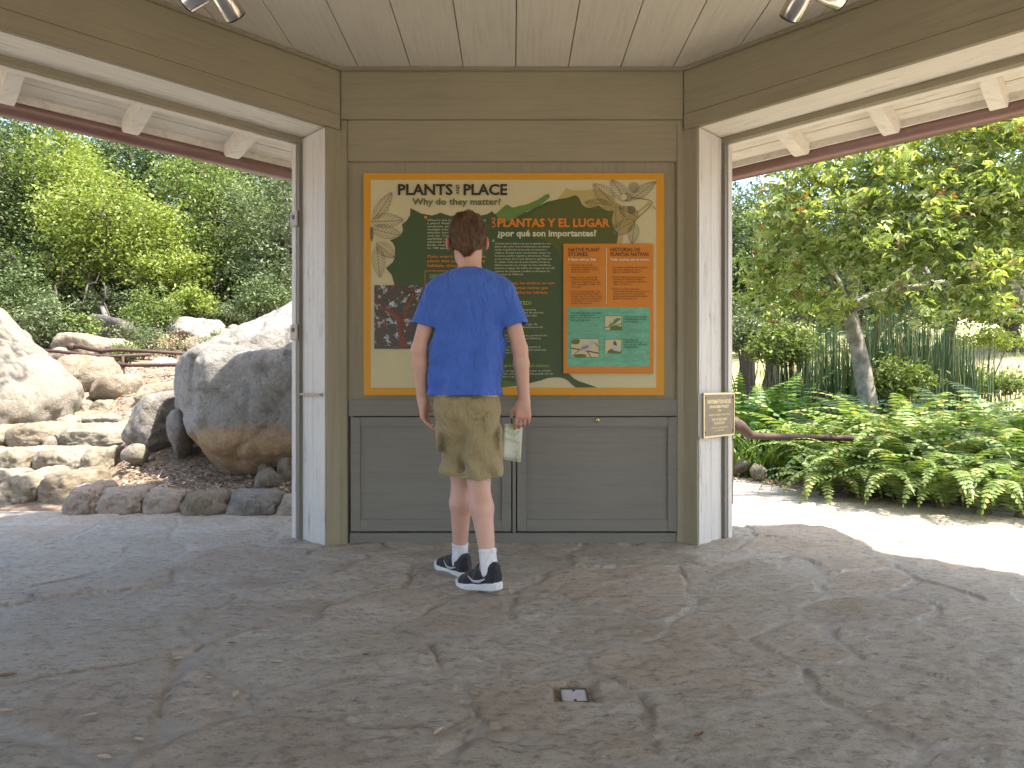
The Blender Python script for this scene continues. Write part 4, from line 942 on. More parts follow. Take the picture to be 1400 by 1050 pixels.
# ------------------------------------------------------------------ PERSON (signed-distance modelling, surface nets)
class Vol:
    def __init__(s, lo, hi, h):
        s.lo = np.array(lo, float); s.h = h; s.n = np.ceil((np.array(hi)-s.lo)/h).astype(int)+1
        s.D = np.full(s.n, .2, np.float32)
    def sub(s, lo, hi):
        a = np.maximum(0, np.floor((np.array(lo)-s.lo)/s.h).astype(int)); b = np.minimum(s.n, np.ceil((np.array(hi)-s.lo)/s.h).astype(int)+1)
        b = np.maximum(a, b)
        g = [s.lo[i]+s.h*np.arange(a[i], b[i]) for i in range(3)]
        return (slice(a[0], b[0]), slice(a[1], b[1]), slice(a[2], b[2])), np.meshgrid(*g, indexing='ij', sparse=True)
    def union(s, lo, hi, fn, k=.01):
        m = k+.03
        sl, (X, Y, Z) = s.sub(np.array(lo)-m, np.array(hi)+m)
        if 0 in s.D[sl].shape: return
        d = fn(X, Y, Z).astype(np.float32); D = s.D[sl]
        hh = np.clip(.5+.5*(D-d)/k, 0, 1); s.D[sl] = D*(1-hh)+d*hh-k*hh*(1-hh)
    def cut(s, lo, hi, fn, k=.004):
        sl, (X, Y, Z) = s.sub(lo, hi); d = fn(X, Y, Z); D = s.D[sl]; d = -d
        hh = np.clip(.5-.5*(D-d)/k, 0, 1); s.D[sl] = D*(1-hh)+d*hh+k*hh*(1-hh)
    def cone(s, a, b, ra, rb, k=.012, sy=1.0, cy=None):
        a, b = np.array(a, float), np.array(b, float); R = max(ra, rb)
        if sy != 1.0:
            cy = (a[1]+b[1])/2 if cy is None else cy
            a2, b2 = a.copy(), b.copy()
            f = lambda v: v/sy
        else: a2, b2 = a, b
        def fn(X, Y, Z):
            if sy != 1.0:
                ay, by = (a[1])/sy, (b[1])/sy; Yy = Y/sy
            else: ay, by, Yy = a[1], b[1], Y
            dx, dy, dz = b[0]-a[0], by-ay, b[2]-a[2]; L2 = dx*dx+dy*dy+dz*dz+1e-12
            t = np.clip(((X-a[0])*dx+(Yy-ay)*dy+(Z-a[2])*dz)/L2, 0, 1)
            d = np.sqrt((X-a[0]-t*dx)**2+(Yy-ay-t*dy)**2+(Z-a[2]-t*dz)**2)-(ra+(rb-ra)*t)
            return d*(sy if sy < 1 else 1) if sy != 1.0 else d
        s.union(np.minimum(a, b)-R, np.maximum(a, b)+R, fn, k); return s
    def ell(s, c, r, k=.012, cut=False, R=None):
        c, r = np.array(c, float), np.array(r, float)
        def fn(X, Y, Z):
            x, y, z = X-c[0], Y-c[1], Z-c[2]
            if R is not None:
                x, y, z = (R[0][0]*x+R[0][1]*y+R[0][2]*z, R[1][0]*x+R[1][1]*y+R[1][2]*z, R[2][0]*x+R[2][1]*y+R[2][2]*z)
            k0 = np.sqrt((x/r[0])**2+(y/r[1])**2+(z/r[2])**2); k1 = np.sqrt((x/r[0]**2)**2+(y/r[1]**2)**2+(z/r[2]**2)**2)+1e-9
            return k0*(k0-1)/k1
        q = r if R is None else np.full(3, r.max())
        if cut: s.cut(c-q-.03, c+q+.03, fn, k)
        else: s.union(c-q, c+q, fn, k)
        return s
    def mesh(s, smooth_it=1):
        D = s.D; ins = D < 0
        a = ins.astype(np.int8)
        S = sum(a[i:a.shape[0]-1+i, j:a.shape[1]-1+j, k:a.shape[2]-1+k] for i in (0, 1) for j in (0, 1) for k in (0, 1))
        act = (S > 0) & (S < 8); I = np.argwhere(act); N = len(I)
        idx = np.full(act.shape, -1, np.int64); idx[tuple(I.T)] = np.arange(N)
        acc = np.zeros((N, 3)); cnt = np.zeros(N)
        cs = [(i, j, k) for i in (0, 1) for j in (0, 1) for k in (0, 1)]
        for p in cs:
            for ax in range(3):
                if p[ax] == 1: continue
                q = list(p); q[ax] = 1
                d0 = D[tuple((I+p).T)]; d1 = D[tuple((I+q).T)]; c = (d0 < 0) != (d1 < 0)
                t = np.where(c, d0/(d0-d1+1e-12), 0); pt = np.tile(np.array(p, float), (N, 1)); pt[:, ax] = t
                acc[c] += pt[c]; cnt[c] += 1
        V = (I+acc/cnt[:, None])*s.h+s.lo
        Fs = []
        for ax in range(3):
            sl0 = [slice(None)]*3; sl1 = [slice(None)]*3; sl0[ax] = slice(0, -1); sl1[ax] = slice(1, None)
            c = ins[tuple(sl0)] != ins[tuple(sl1)]; E = np.argwhere(c)
            u, w = (ax+1) % 3, (ax+2) % 3
            ok = (E[:, u] > 0) & (E[:, w] > 0) & (E[:, u] < act.shape[u]) & (E[:, w] < act.shape[w]); E = E[ok]
            eu = np.zeros(3, int); eu[u] = 1; ew = np.zeros(3, int); ew[w] = 1
            q = np.stack([idx[tuple((E-eu-ew).T)], idx[tuple((E-ew).T)], idx[tuple(E.T)], idx[tuple((E-eu).T)]], 1)
            flip = ~ins[tuple(E.T)]; q[flip] = q[flip][:, ::-1]; Fs.append(q)
        Fq = np.concatenate(Fs); Fq = Fq[(Fq >= 0).all(1)]
        for _ in range(smooth_it):
            A = np.zeros_like(V); n = np.zeros(len(V))
            for i in range(4):
                x, y = Fq[:, i], Fq[:, (i+1) % 4]
                np.add.at(A, x, V[y]); np.add.at(A, y, V[x]); np.add.at(n, x, 1); np.add.at(n, y, 1)
            V = V*.5+.5*A/np.maximum(n, 1)[:, None]
        return V, Fq
def vol_obj(name, vol, mat, parent, it=1):
    V, Fq = vol.mesh(it); V = V-np.array(world_loc(parent))
    me = fast_mesh(name, V, Fq, np.full(len(Fq), 4), [mat], True)
    o = bpy.data.objects.new(name, me); COL.objects.link(o); o.parent = parent; return o
PB = 3.09
person = empty('person', (-.2, PB, 0))
tag(person, 'person in blue t-shirt and khaki shorts, seen from behind, stepping before the sign', 'person')
SL, SR = (-.348, PB, 1.325), (-.034, PB, 1.325)
EL, WL = (-.420, PB-.015, 1.07), (-.412, PB+.045, .840)
ER, WR = (.036, PB-.015, 1.07), (.056, PB+.03, .842)
HL, HR = (-.285, PB, .87), (-.125, PB, .87)
KA, AA = (-.235, 3.19, .485), (-.248, 3.225, .085)
KB, AB = (-.150, 3.06, .480), (-.098, 2.93, .125)
sk = Vol((-.56, 2.78, -.02), (.16, 3.48, 1.74), .0048)
# legs
for H, K, A in ((HL, KA, AA), (HR, KB, AB)):
    H, K, A = np.array(H), np.array(K), np.array(A)
    sk.cone(H, K*.85+H*.15, .062, .052, .02); sk.cone(K*.85+H*.15, K, .054, .050, .02)
    m_ = K*.68+A*.32; back = np.array((0, -.018, 0))
    sk.cone(K, m_+back, .047, .052, .025); sk.cone(m_+back, A*.9+K*.1, .050, .033, .02); sk.cone(A*.9+K*.1, A, .033, .032, .015)
    sk.ell(K+np.array((0, .018, .0)), (.036, .034, .045), .02)
# feet inside shoes
TA, TB = np.array((-.60, .80, 0)), np.array((-.72, .69, 0)); TA /= np.linalg.norm(TA); TB /= np.linalg.norm(TB)
footA = np.array((AA[0], AA[1], 0)); footB = np.array((AB[0], AB[1], 0))
sk.cone(AA, footA+TA*.10+(0, 0, .05), .033, .028, .02); sk.cone(AB, footB+TB*.11+(0, 0, .045), .033, .028, .02)
# torso
sk.cone((-.205, PB, .90), (-.2, PB, 1.05), .125, .12, .03, sy=.66); sk.cone((-.2, PB, 1.05), (-.19, PB, 1.28), .12, .145, .03, sy=.62)
sk.cone((SL[0]+.04, PB, 1.325), (-.19, PB, 1.36), .046, .05, .04); sk.cone((-.19, PB, 1.36), (SR[0]-.04, PB, 1.325), .05, .046, .04)
sk.cone((-.19, PB, 1.36), (-.192, PB+.012, 1.50), .055, .050, .03)
# arms
for S_, E_, W_ in ((SL, EL, WL), (SR, ER, WR)):
    S_, E_, W_ = map(np.array, (S_, E_, W_))
    sk.cone(S_, E_, .045, .034, .02); fm = E_*.72+W_*.28; sk.cone(E_, fm, .035, .036, .015); sk.cone(fm, W_, .036, .0245, .012)
def hand(vol, W_, d, n, t, curls, thumb, ln=1.0):
    W_, d, n, t = map(lambda v: np.array(v, float), (W_, d, n, t)); d /= np.linalg.norm(d); n = n-d*n.dot(d); n /= np.linalg.norm(n); t = t-d*t.dot(d)-n*t.dot(n); t /= np.linalg.norm(t)
    P_ = lambda a, b_, c_: W_+d*a+t*b_+n*c_
    vol.cone(P_(-.01, 0, 0), P_(.02, .0, 0), .0235, .021, .01)
    for off in (-.027, -.010, .009, .026): vol.cone(P_(.012, off*.5, 0), P_(.080-abs(off)*.1, off, .0), .0145, .0115, .012)
    vol.cone(P_(.02, .022, .006), P_(.052, .032, .010), .013, .0125, .012)
    ls = (.058, .070, .077, .070); rad = (.0066, .0075, .0079, .0077); offs_ = (-.0285, -.0100, .0095, .0280)
    for i in range(4):
        p = P_(.080-abs(offs_[i])*.12, offs_[i], 0); a = math.radians(curls[i][0]); L0 = ls[i]*ln
        sp_ = (offs_[i])*.9
        for j, fr_ in enumerate((.46, .30, .24)):
            dr = d*math.cos(a)+n*math.sin(a)+t*sp_; dr /= np.linalg.norm(dr)
            q = p+dr*L0*fr_*1.15
            vol.cone(p, q, rad[i]*(1.08-.07*j), rad[i]*(1.0-.09*j), .0035)
            p = q; a += math.radians(curls[i][min(j+1, 2)])
    p = P_(.030, .030, .008)
    for j, (dv, L0) in enumerate(thumb):
        dr = d*dv[0]+t*dv[1]+n*dv[2]; dr /= np.linalg.norm(dr); q = p+dr*L0
        vol.cone(p, q, .0105-.0012*j, .0098-.0015*j, .005); p = q
# left hand relaxed: palm faces the thigh (+X), thumb forward (+Y)
hand(sk, WL, (.10, .10, -1), (1, -.25, 0), (.2, 1, 0), [(30, 30, 22), (24, 28, 20), (18, 26, 18), (12, 22, 16)], [((.75, .60, .35), .036), ((.95, .28, .45), .032)])
# right hand: palm away from viewer, pinching the leaflet
hand(sk, WR, (-.06, .04, -1), (-.15, 1, 0), (-1, -.1, 0), [(20, 48, 40), (18, 44, 38), (16, 38, 32), (12, 26, 22)], [((.72, .50, .55), .036), ((1, .05, .35), .034)])
# head
hc = np.array((-.203, PB+.02, 1.575))
sk.ell(hc+(0, -.010, .012), (.074, .092, .092), .02); sk.ell(hc+(0, .030, -.045), (.060, .066, .075), .03)
sk.ell(hc+(0, .072, -.098), (.028, .026, .022), .03); sk.cone(hc+(-.02, .02, -.085), hc+(0, .07, -.10), .03, .02, .03); sk.cone(hc+(.02, .02, -.085), hc+(0, .07, -.10), .03, .02, .03)
fy = hc[1]+.094
sk.cone((hc[0], fy-.004, hc[2]-.003), (hc[0], fy+.014, hc[2]-.043), .007, .010, .010); sk.ell((hc[0]-.011, fy+.004, hc[2]-.045), (.007, .009, .006), .006); sk.ell((hc[0]+.011, fy+.004, hc[2]-.045), (.007, .009, .006), .006)
sk.cone((hc[0]-.034, fy-.010, hc[2]+.016), (hc[0]+.034, fy-.010, hc[2]+.016), .008, .008, .012)
for sg in (-1, 1):
    sk.ell((hc[0]+sg*.031, fy-.002, hc[2]-.003), (.015, .014, .010), .006, cut=True); sk.ell((hc[0]+sg*.031, fy-.013, hc[2]-.003), (.0125, .0125, .0115), .003)
    sk.ell((hc[0]+sg*.040, fy-.02, hc[2]-.035), (.022, .02, .02), .02)
sk.cone((hc[0]-.020, fy-.005, hc[2]-.068), (hc[0]+.020, fy-.005, hc[2]-.068), .005, .005, .006); sk.cone((hc[0]-.016, fy-.006, hc[2]-.078), (hc[0]+.016, fy-.006, hc[2]-.078), .006, .006, .006)
# ears
for sg in (-1, 1):
    e_ = hc+(sg*.080, -.004, -.022); a = math.radians(28)*sg
    R_ = [[math.cos(a), -math.sin(a)*-1*0+math.sin(a)*0, 0], [0, 1, 0], [0, 0, 1]]
    ca, sa = math.cos(math.radians(38)), math.sin(math.radians(38))*sg
    R_ = [[ca, sa, 0], [-sa, ca, 0], [0, 0, 1]]
    sk.ell(e_+(sg*.006, -.008, 0), (.0075, .019, .033), .006, R=R_); sk.ell(e_+(sg*.016, -.001, .002), (.007, .012, .021), .004, cut=True, R=R_)
# skin material
m, nt, b = new_mat('skin')
at = nt.nodes.new('ShaderNodeAttribute'); at.attribute_name = 'tint'; v = coords(nt)
n1 = noise_node(nt, v, 22, 5, .6)
nt.links.new(mixc(nt, n1, at.outputs['Color'], mixc(nt, 1.0, at.outputs['Color'], (.95, .91, .90), 'MULTIPLY')), b.inputs['Base Color'])
b.inputs['Roughness'].default_value = .5; b.inputs['Subsurface Weight'].default_value = .15; b.inputs['Subsurface Radius'].default_value = (.03, .01, .005); b.inputs['Subsurface Scale'].default_value = .3
bump(nt, b, noise_node(nt, v, 260, 4, .7), .05, .001)
bo = vol_obj('body', sk, m, person, 1)
co = np.zeros(len(bo.data.vertices)*3, np.float32); bo.data.vertices.foreach_get('co', co); co = co.reshape(-1, 3)+np.array(world_loc(person))
T = np.tile(np.array((.55, .33, .25, 1), np.float32), (len(co), 1))
def near(p, r_): return np.clip(1-np.linalg.norm((co-np.array(p))/np.array(r_), axis=1), 0, 1)[:, None]
def tint(p, r_, c_, s_=1.0):
    global T
    w_ = np.clip(near(p, r_)*3, 0, 1)*s_; T = T*(1-w_)+np.array((*c_, 1))*w_
for sg in (-1, 1):
    tint(hc+(sg*.09, 0, -.022), (.028, .05, .05), (.56, .20, .15), .8)
    tint((hc[0]+sg*.031, fy, hc[2]-.003), (.011, .02, .007), (.75, .72, .70)); tint((hc[0]+sg*.031, fy+.002, hc[2]-.003), (.006, .02, .006), (.05, .04, .03))
    tint((hc[0]+sg*.031, fy-.004, hc[2]+.018), (.022, .02, .007), (.16, .09, .05))
tint((hc[0], fy, hc[2]-.073), (.026, .02, .012), (.42, .15, .13))
for W_, sgn in ((WL, 0), (WR, 0)): tint((W_[0], W_[1], W_[2]-.11), (.09, .09, .09), (.50, .24, .18), .5)
at_ = bo.data.attributes.new('tint', 'FLOAT_COLOR', 'POINT'); at_.data.foreach_set('color', T.astype(np.float32).ravel())
# ---------------- shirt
def fold(X, Y, Z, s):
    return s
def cloth_mat(name, c, c2, weave=900, rough=.85):
    m, nt, b = new_mat(name); v = coords(nt); n1 = noise_node(nt, v, 14, 5, .6)
    nt.links.new(mixc(nt, n1, c, c2), b.inputs['Base Color']); b.inputs['Roughness'].default_value = rough; b.inputs['Specular IOR Level'].default_value = .15
    b.inputs['Sheen Weight'].default_value = .15
    b1 = bump(nt, b, noise_node(nt, coords(nt, (1, 1, .45)), 24, 4, .5, .8), .9, .035); bump(nt, b, noise_node(nt, v, weave, 2), .15, .001, b1)
    return m
M['shirt'] = cloth_mat('blue_cotton', (.045, .11, .42), (.07, .15, .52)); M['shorts'] = cloth_mat('khaki_cotton', (.25, .20, .10), (.33, .27, .15)); M['sock'] = cloth_mat('white_sock', (.62, .62, .64), (.7, .7, .72))
def folds_shirt(X, Y, Z):
    w_ = np.clip((1.28-Z)/.18, 0, 1)
    bot = np.clip((1.10-Z)/.25, 0, 1)
    f = 1.9*(.0052*w_*np.sin((X+.2)*52+5*(Z-1)+1.6*np.sin(Z*9))*(.4+.6*bot)+.0040*w_*np.sin((X+.2)*21-11*Z+1.0)+.0018*bot*np.sin(Z*60+X*26+2*np.sin(X*30)))
    f = f+.0035*np.sin(Z*36+np.abs(X+.19)*75)*np.clip((np.abs(X+.19)-.09)/.05, 0, 1)*np.clip((Z-1.12)/.05, 0, 1)
    f = f-.0022*(np.clip((Z-1.396+.25*(Y-PB)*1)/.002, 0, 1))*(np.abs(X+.19) < .085)-.0012*np.clip((.882-Z)/.002, 0, 1)
    return f
def build_cloth(name, lo, hi, adders, fold_fn, cuts, mat, thick=.010, hh=.005):
    v_ = Vol(lo, hi, hh)
    adders(v_)
    sl, (X, Y, Z) = v_.sub(lo, hi); sh = v_.D.shape
    v_.D = v_.D+np.broadcast_to(fold_fn(X, Y, Z), sh).astype(np.float32)
    inner = v_.D+thick
    v_.D = np.maximum(v_.D, -inner)
    for (px_, py_, pz_), (nx_, ny_, nz_), lim in cuts:    # keep the side where n.(p-p0) < 0
        pl = (X-px_)*nx_+(Y-py_)*ny_+(Z-pz_)*nz_
        pl = np.broadcast_to(pl, sh)
        if lim is not None:
            pl = np.where(v_.sl[lim], pl, -1)
        v_.D = np.maximum(v_.D, pl.astype(np.float32))
    return vol_obj(name, v_, mat, person, 2)
def add_shirt(v_):
    v_.cone((-.198, PB, 1.06), (-.19, PB, 1.285), .150, .165, .03, sy=.64)
    v_.cone((-.207, PB, .80), (-.198, PB, 1.06), .180, .152, .03, sy=.66)
    v_.cone((-.19, PB-.005, 1.368), (SL[0]+.02, PB-.005, 1.330), .062, .058, .05); v_.cone((-.19, PB-.005, 1.368), (SR[0]-.02, PB-.005, 1.330), .062, .058, .05)
    v_.cone((-.19, PB, 1.36), (-.19, PB+.004, 1.425), .090, .062, .04)
    v_.sl = {}
    torso = v_.D.copy()
    for S_, E_, sg in ((SL, EL, -1), (SR, ER, 1)):
        S_, E_ = np.array(S_), np.array(E_); q = S_*.34+E_*.66
        t2 = Vol(v_.lo, v_.lo+v_.h*(v_.n-1), v_.h); t2.D = t2.D[:v_.D.shape[0], :v_.D.shape[1], :v_.D.shape[2]]
        args = (S_+(sg*-.004, 0, -.004), q+(sg*.004, 0, 0), .060, .067, .03)
        t2.D = np.full(v_.D.shape, .2, np.float32); t2.n = np.array(v_.D.shape); t2.cone(*args)
        v_.sl[sg] = (t2.D < torso-.004); v_.cone(*args)
def dirn(a, b_): d = np.array(b_)-np.array(a); return tuple(d/np.linalg.norm(d))
pl_ = lambda S_, E_, t: tuple(np.array(S_)*(1-t)+np.array(E_)*t)
cuts = [((0, 0, .862), (0, 0, -1), None), ((-.19, PB, 1.418), (0, .25, 1), None),
        (pl_(SL, EL, .60), dirn(SL, EL), -1), (pl_(SR, ER, .60), dirn(SR, ER), 1)]
shirt = build_cloth('t_shirt', (-.56, 2.86, .80), (.16, 3.32, 1.52), add_shirt, folds_shirt, cuts, M['shirt'])
shirt['label'] = 'royal blue short sleeved t-shirt'
# ---------------- shorts
def folds_shorts(X, Y, Z):
    hem = -.0016*np.clip((.522-Z-.04*(X+.2))/.002, 0, 1)
    b_ = np.clip((.80-Z)/.25, 0, 1)
    return hem+.014*np.clip((Z-.852)/.012, 0, 1)+1.9*.0055*b_*np.sin(Z*32+X*34+2*np.sin(X*20+Z*6))+.004*b_*np.sin(X*60+Z*14)+.002*np.sin(Z*70+X*20)
def add_shorts(v_):
    v_.cone((-.205, PB, .80), (-.205, PB, .93), .148, .132, .03, sy=.68)
    for H, K, sg in ((HL, KA, -1), (HR, KB, 1)):
        H, K = np.array(H), np.array(K); q = H*.02+K*.98
        v_.cone(H+(0, 0, -.02), q+(sg*.008, 0, 0), .068, .090, .02)
    # cargo pockets
    v_.ell((-.335, PB+.02, .66), (.018, .065, .075), .01); v_.ell((-.255, PB-.098, .80), (.042, .010, .050), .006); v_.ell((-.155, PB-.098, .80), (.042, .010, .050), .006); v_.ell((-.055, PB-.02, .66), (.018, .065, .075), .01)
cuts = [((-.2, PB, .497), (.04, .08, -1), None), ((0, 0, .935), (0, 0, 1), None)]
sh_ = build_cloth('shorts', (-.42, 2.88, .42), (.02, 3.36, .99), add_shorts, folds_shorts, cuts, M['shorts'], .009)
sh_['label'] = 'knee length khaki cargo shorts'
# ---------------- socks & shoes
shoe_m = cloth_mat('black_knit', (.018, .018, .022), (.04, .04, .045), 500, .7); sole_m = simple('white_rubber', (.66, .66, .66), .55, 0, (.55, .55, .55), 30, .2, 80)
stripe_m = simple('grey_trim', (.38, .38, .40), .5)
for A, K, Tt, pitch in ((AA, KA, TA, 0.0), (AB, KB, TB, .16)):
    A, K = np.array(A), np.array(K)
    sv = Vol(A-(.12, .12, .08), A+(.12, .12, .16), .004)
    up = (K-A)/np.linalg.norm(K-A)
    sv.cone(A-up*.02, A+up*.075, .0385, .0375, .01); sv.ell(A+up*.075, (.040, .040, .008), .01)
    sl, (X, Y, Z) = sv.sub(A-.2, A+.2); pl2 = (X-(A+up*.078)[0])*up[0]+(Y-(A+up*.078)[1])*up[1]+(Z-(A+up*.078)[2])*up[2]
    sv.D = np.maximum(sv.D, np.broadcast_to(pl2, sv.D.shape).astype(np.float32))
    vol_obj('sock', sv, M['sock'], person, 1)
    side = np.array((-Tt[1], Tt[0], 0)); cp, sp_ = math.cos(pitch), math.sin(pitch)
    toe0 = np.array((A[0], A[1], 0))+Tt*.19            # toe contact
    def loc(f, s, z):                                   # f: 0 heel .. .275 toe
        ff = (f-.235)
        if ff < 0: return toe0+Tt*(-.03+.0)+Tt*(ff*cp)+np.array((0, 0, -ff*sp_+z*cp))+Tt*(z*sp_)+side*s+np.array((0, 0, .004))
        return toe0+Tt*(-.03)+Tt*ff+np.array((0, 0, z+.004))+side*s
    # sole: outline loft
    prof = [(0.0, .0), (.008, .022), (.03, .031), (.075, .031), (.12, .030), (.17, .040), (.21, .044), (.245, .038), (.268, .022), (.275, .0)]
    out = [(f, w_) for f, w_ in prof]+[(f, -w_*.92) for f, w_ in prof[-2:0:-1]]
    lv = [(-.002, .94), (.004, 1.0), (.018, 1.02), (.026, .98)]
    mb = MB(); k = len(out); vs = []
    for z, sc_ in lv:
        for f, w_ in out: vs.append(loc(.1375+(f-.1375)*sc_, w_*sc_, z+(.012 if f > .255 else 0)+(.008*max(0, 1-f/.09) if z > .01 else 0)))
    fs = [list(range(k))[::-1], list(range(3*k, 4*k))]+[[a*k+i, a*k+(i+1) % k, (a+1)*k+(i+1) % k, (a+1)*k+i] for a in range(3) for i in range(k)]
    mb.add(vs, fs)
    uv = Vol(np.minimum(loc(0, 0, 0), loc(.27, 0, 0))-(.09, .09, .04), np.maximum(loc(0, 0, 0), loc(.27, 0, 0))+(.09, .09, .18), .004)
    uv.cone(loc(.035, 0, .045), loc(.11, 0, .05), .031, .036, .02); uv.cone(loc(.11, 0, .050), loc(.18, .002, .036), .037, .034, .02)
    uv.cone(loc(.18, .002, .034), loc(.238, .0, .027), .036, .027, .02); uv.cone(loc(.18, .0, .032), loc(.215, .014, .03), .03, .026, .02)
    uv.cone(loc(.035, 0, .05), loc(.030, 0, .092), .031, .028, .015); uv.cone(loc(.05, 0, .07), loc(.10, 0, .082), .037, .030, .02)
    uv.cone(loc(.09, 0, .085), loc(.15, 0, .062), .024, .020, .02)
    uv.cone(loc(.052, 0, .10), loc(.066, 0, .17), .031, .036, .006) if False else None
    c0, c1 = loc(.060, 0, .088), loc(.062, 0, .15)
    cc = Vol.cone
    def fn(X, Y, Z, a=c0, b_=c1):
        d_ = b_-a; L2 = (d_**2).sum(); t = np.clip(((X-a[0])*d_[0]+(Y-a[1])*d_[1]+(Z-a[2])*d_[2])/L2, 0, 1)
        return np.sqrt((X-a[0]-t*d_[0])**2+(Y-a[1]-t*d_[1])**2+(Z-a[2]-t*d_[2])**2)-.035
    uv.cut(c0-.06, c1+.06, fn)
    nrm = np.array((0, 0, -1.)); base = loc(.1, 0, .024); f2 = loc(.2, 0, .024)
    sl, (X, Y, Z) = uv.sub(base-1, base+1)
    vz = np.cross(Tt, side); vz = np.array((Tt[0]*sp_, Tt[1]*sp_, cp)) if pitch else np.array((0, 0, 1.))
    pl2 = -((X-base[0])*vz[0]+(Y-base[1])*vz[1]+(Z-base[2])*vz[2])
    if not pitch: uv.D = np.maximum(uv.D, np.broadcast_to(pl2, uv.D.shape).astype(np.float32))
    else: uv.D = np.maximum(uv.D, np.maximum(np.broadcast_to(pl2, uv.D.shape), -10).astype(np.float32)*1.0)
    s_o = vol_obj('shoe', uv, shoe_m, person, 2)
    mb.build('sole', sole_m, s_o, False)
    # pull tab, laces and side stripe
    q = MB()
    for j in range(4):
        f = .105+j*.018; q.tube([loc(f, -.024, .075-j*.006+.004), loc(f+.003, 0, .090-j*.008+.006), loc(f, .024, .075-j*.006+.004)], .0028, 6)
    q.build('shoelace', M['black'], s_o, True)
    for sg in (-1, 1):
        q = MB(); pts = [loc(.05, sg*.036, .052), loc(.09, sg*.040, .038), loc(.13, sg*.0385, .040), loc(.165, sg*.034, .060)]
        q.tube(pts, [.002, .0075, .006, .002], 6); q.build('side_stripe', stripe_m, s_o, True)
# ---------------- hair
hv = Vol(hc-(.13, .14, .14), hc+(.13, .15, .15), .004)
hv.ell(hc+(0, -.014, .022), (.0825, .099, .1000), .01); hv.ell(hc+(.0, .03, .075), (.066, .070, .050), .02); hv.ell(hc+(0, -.05, -.03), (.062, .055, .060), .02)
sl, (X, Y, Z) = hv.sub(hc-1, hc+1)
sh = hv.D.shape
zz = Z-hc[2]; yy_ = Y-hc[1]; xx_ = X-hc[0]
front = np.where(zz > -2, yy_-(.030+.9*zz), 0)          # hairline rises to the front
low = -(zz+.083-.35*np.abs(xx_)+.012*np.cos(xx_*60))
earcut = .022-np.sqrt((zz+.022)**2*.45+(yy_-.012)**2)-(.068-np.abs(xx_))*2.0
hv.D = np.maximum.reduce([hv.D+(.0022*np.sin(xx_*130+zz*40+4*np.sin(zz*30))+.0018*np.sin(yy_*150+xx_*60)).astype(np.float32)*np.ones(sh, np.float32), np.broadcast_to(front*.75, sh).astype(np.float32), np.broadcast_to(low, sh).astype(np.float32), np.broadcast_to(earcut, sh).astype(np.float32)])
m, nt, b = new_mat('brown_hair'); v = coords(nt, (1, 1, .18)); n1 = noise_node(nt, v, 120, 4, .6); n2 = noise_node(nt, coords(nt), 12, 3)
nt.links.new(mixc(nt, n2, ramp(nt, n1, [(.3, (.022, .012, .007)), (.7, (.09, .050, .027))]), ramp(nt, n1, [(.3, (.07, .036, .018)), (.7, (.25, .145, .075))])), b.inputs['Base Color'])
b.inputs['Roughness'].default_value = .5; b.inputs['Specular IOR Level'].default_value = .3; bump(nt, b, n1, .7, .004)
hair = vol_obj('hair', hv, m, person, 1)
me = hair.data; nv_ = len(me.vertices); hco = np.zeros(nv_*3, np.float32); me.vertices.foreach_get('co', hco); hco = hco.reshape(-1, 3)
hn = np.zeros(nv_*3, np.float32); me.vertices.foreach_get('normal', hn); hn = hn.reshape(-1, 3)
hcl = hc-np.array(world_loc(person)); r = np.random.default_rng(9)
cand = np.where((np.einsum('ij,ij->i', hn, hco-hcl) > .02))[0]; pick = r.choice(cand, 5200); SV = []
whorl = hcl+np.array((.015, -.07, .075))
for i in pick:
    p = hco[i]; n = hn[i]; away = p-whorl; t_ = away-n*away.dot(n); t_ /= np.linalg.norm(t_)+1e-6
    swirl = np.cross(n, t_); t_ = t_+swirl*.45+np.array((0, 0, -.25))+r.normal(0, .12, 3); t_ -= n*t_.dot(n); t_ /= np.linalg.norm(t_)+1e-6
    L_ = .012+.016*r.random()*(1 if p[2] > hcl[2]-.03 else .4); s_ = np.cross(n, t_)*.0009
    a_ = p-n*.001; m_ = p+t_*L_*.5+n*.0030; e2 = p+t_*L_+n*(.0012+.0022*r.random())
    SV.append((a_-s_, a_+s_, m_+s_, m_-s_)); SV.append((m_-s_, m_+s_, e2+s_*.2, e2-s_*.2))
SV = np.array(SV).reshape(-1, 3); nq = len(SV)//4
Vv = np.concatenate([hco, SV]); oldF = np.zeros(len(me.loops), np.int32); me.loops.foreach_get('vertex_index', oldF); cnts = np.full(len(me.polygons), 4)
hair.data = fast_mesh('hair', Vv, np.concatenate([oldF, np.arange(nv_, nv_+4*nq)]), np.full(len(me.polygons)+nq, 4), [m], True)
hair['label'] = 'short brown hair with a reddish sheen'
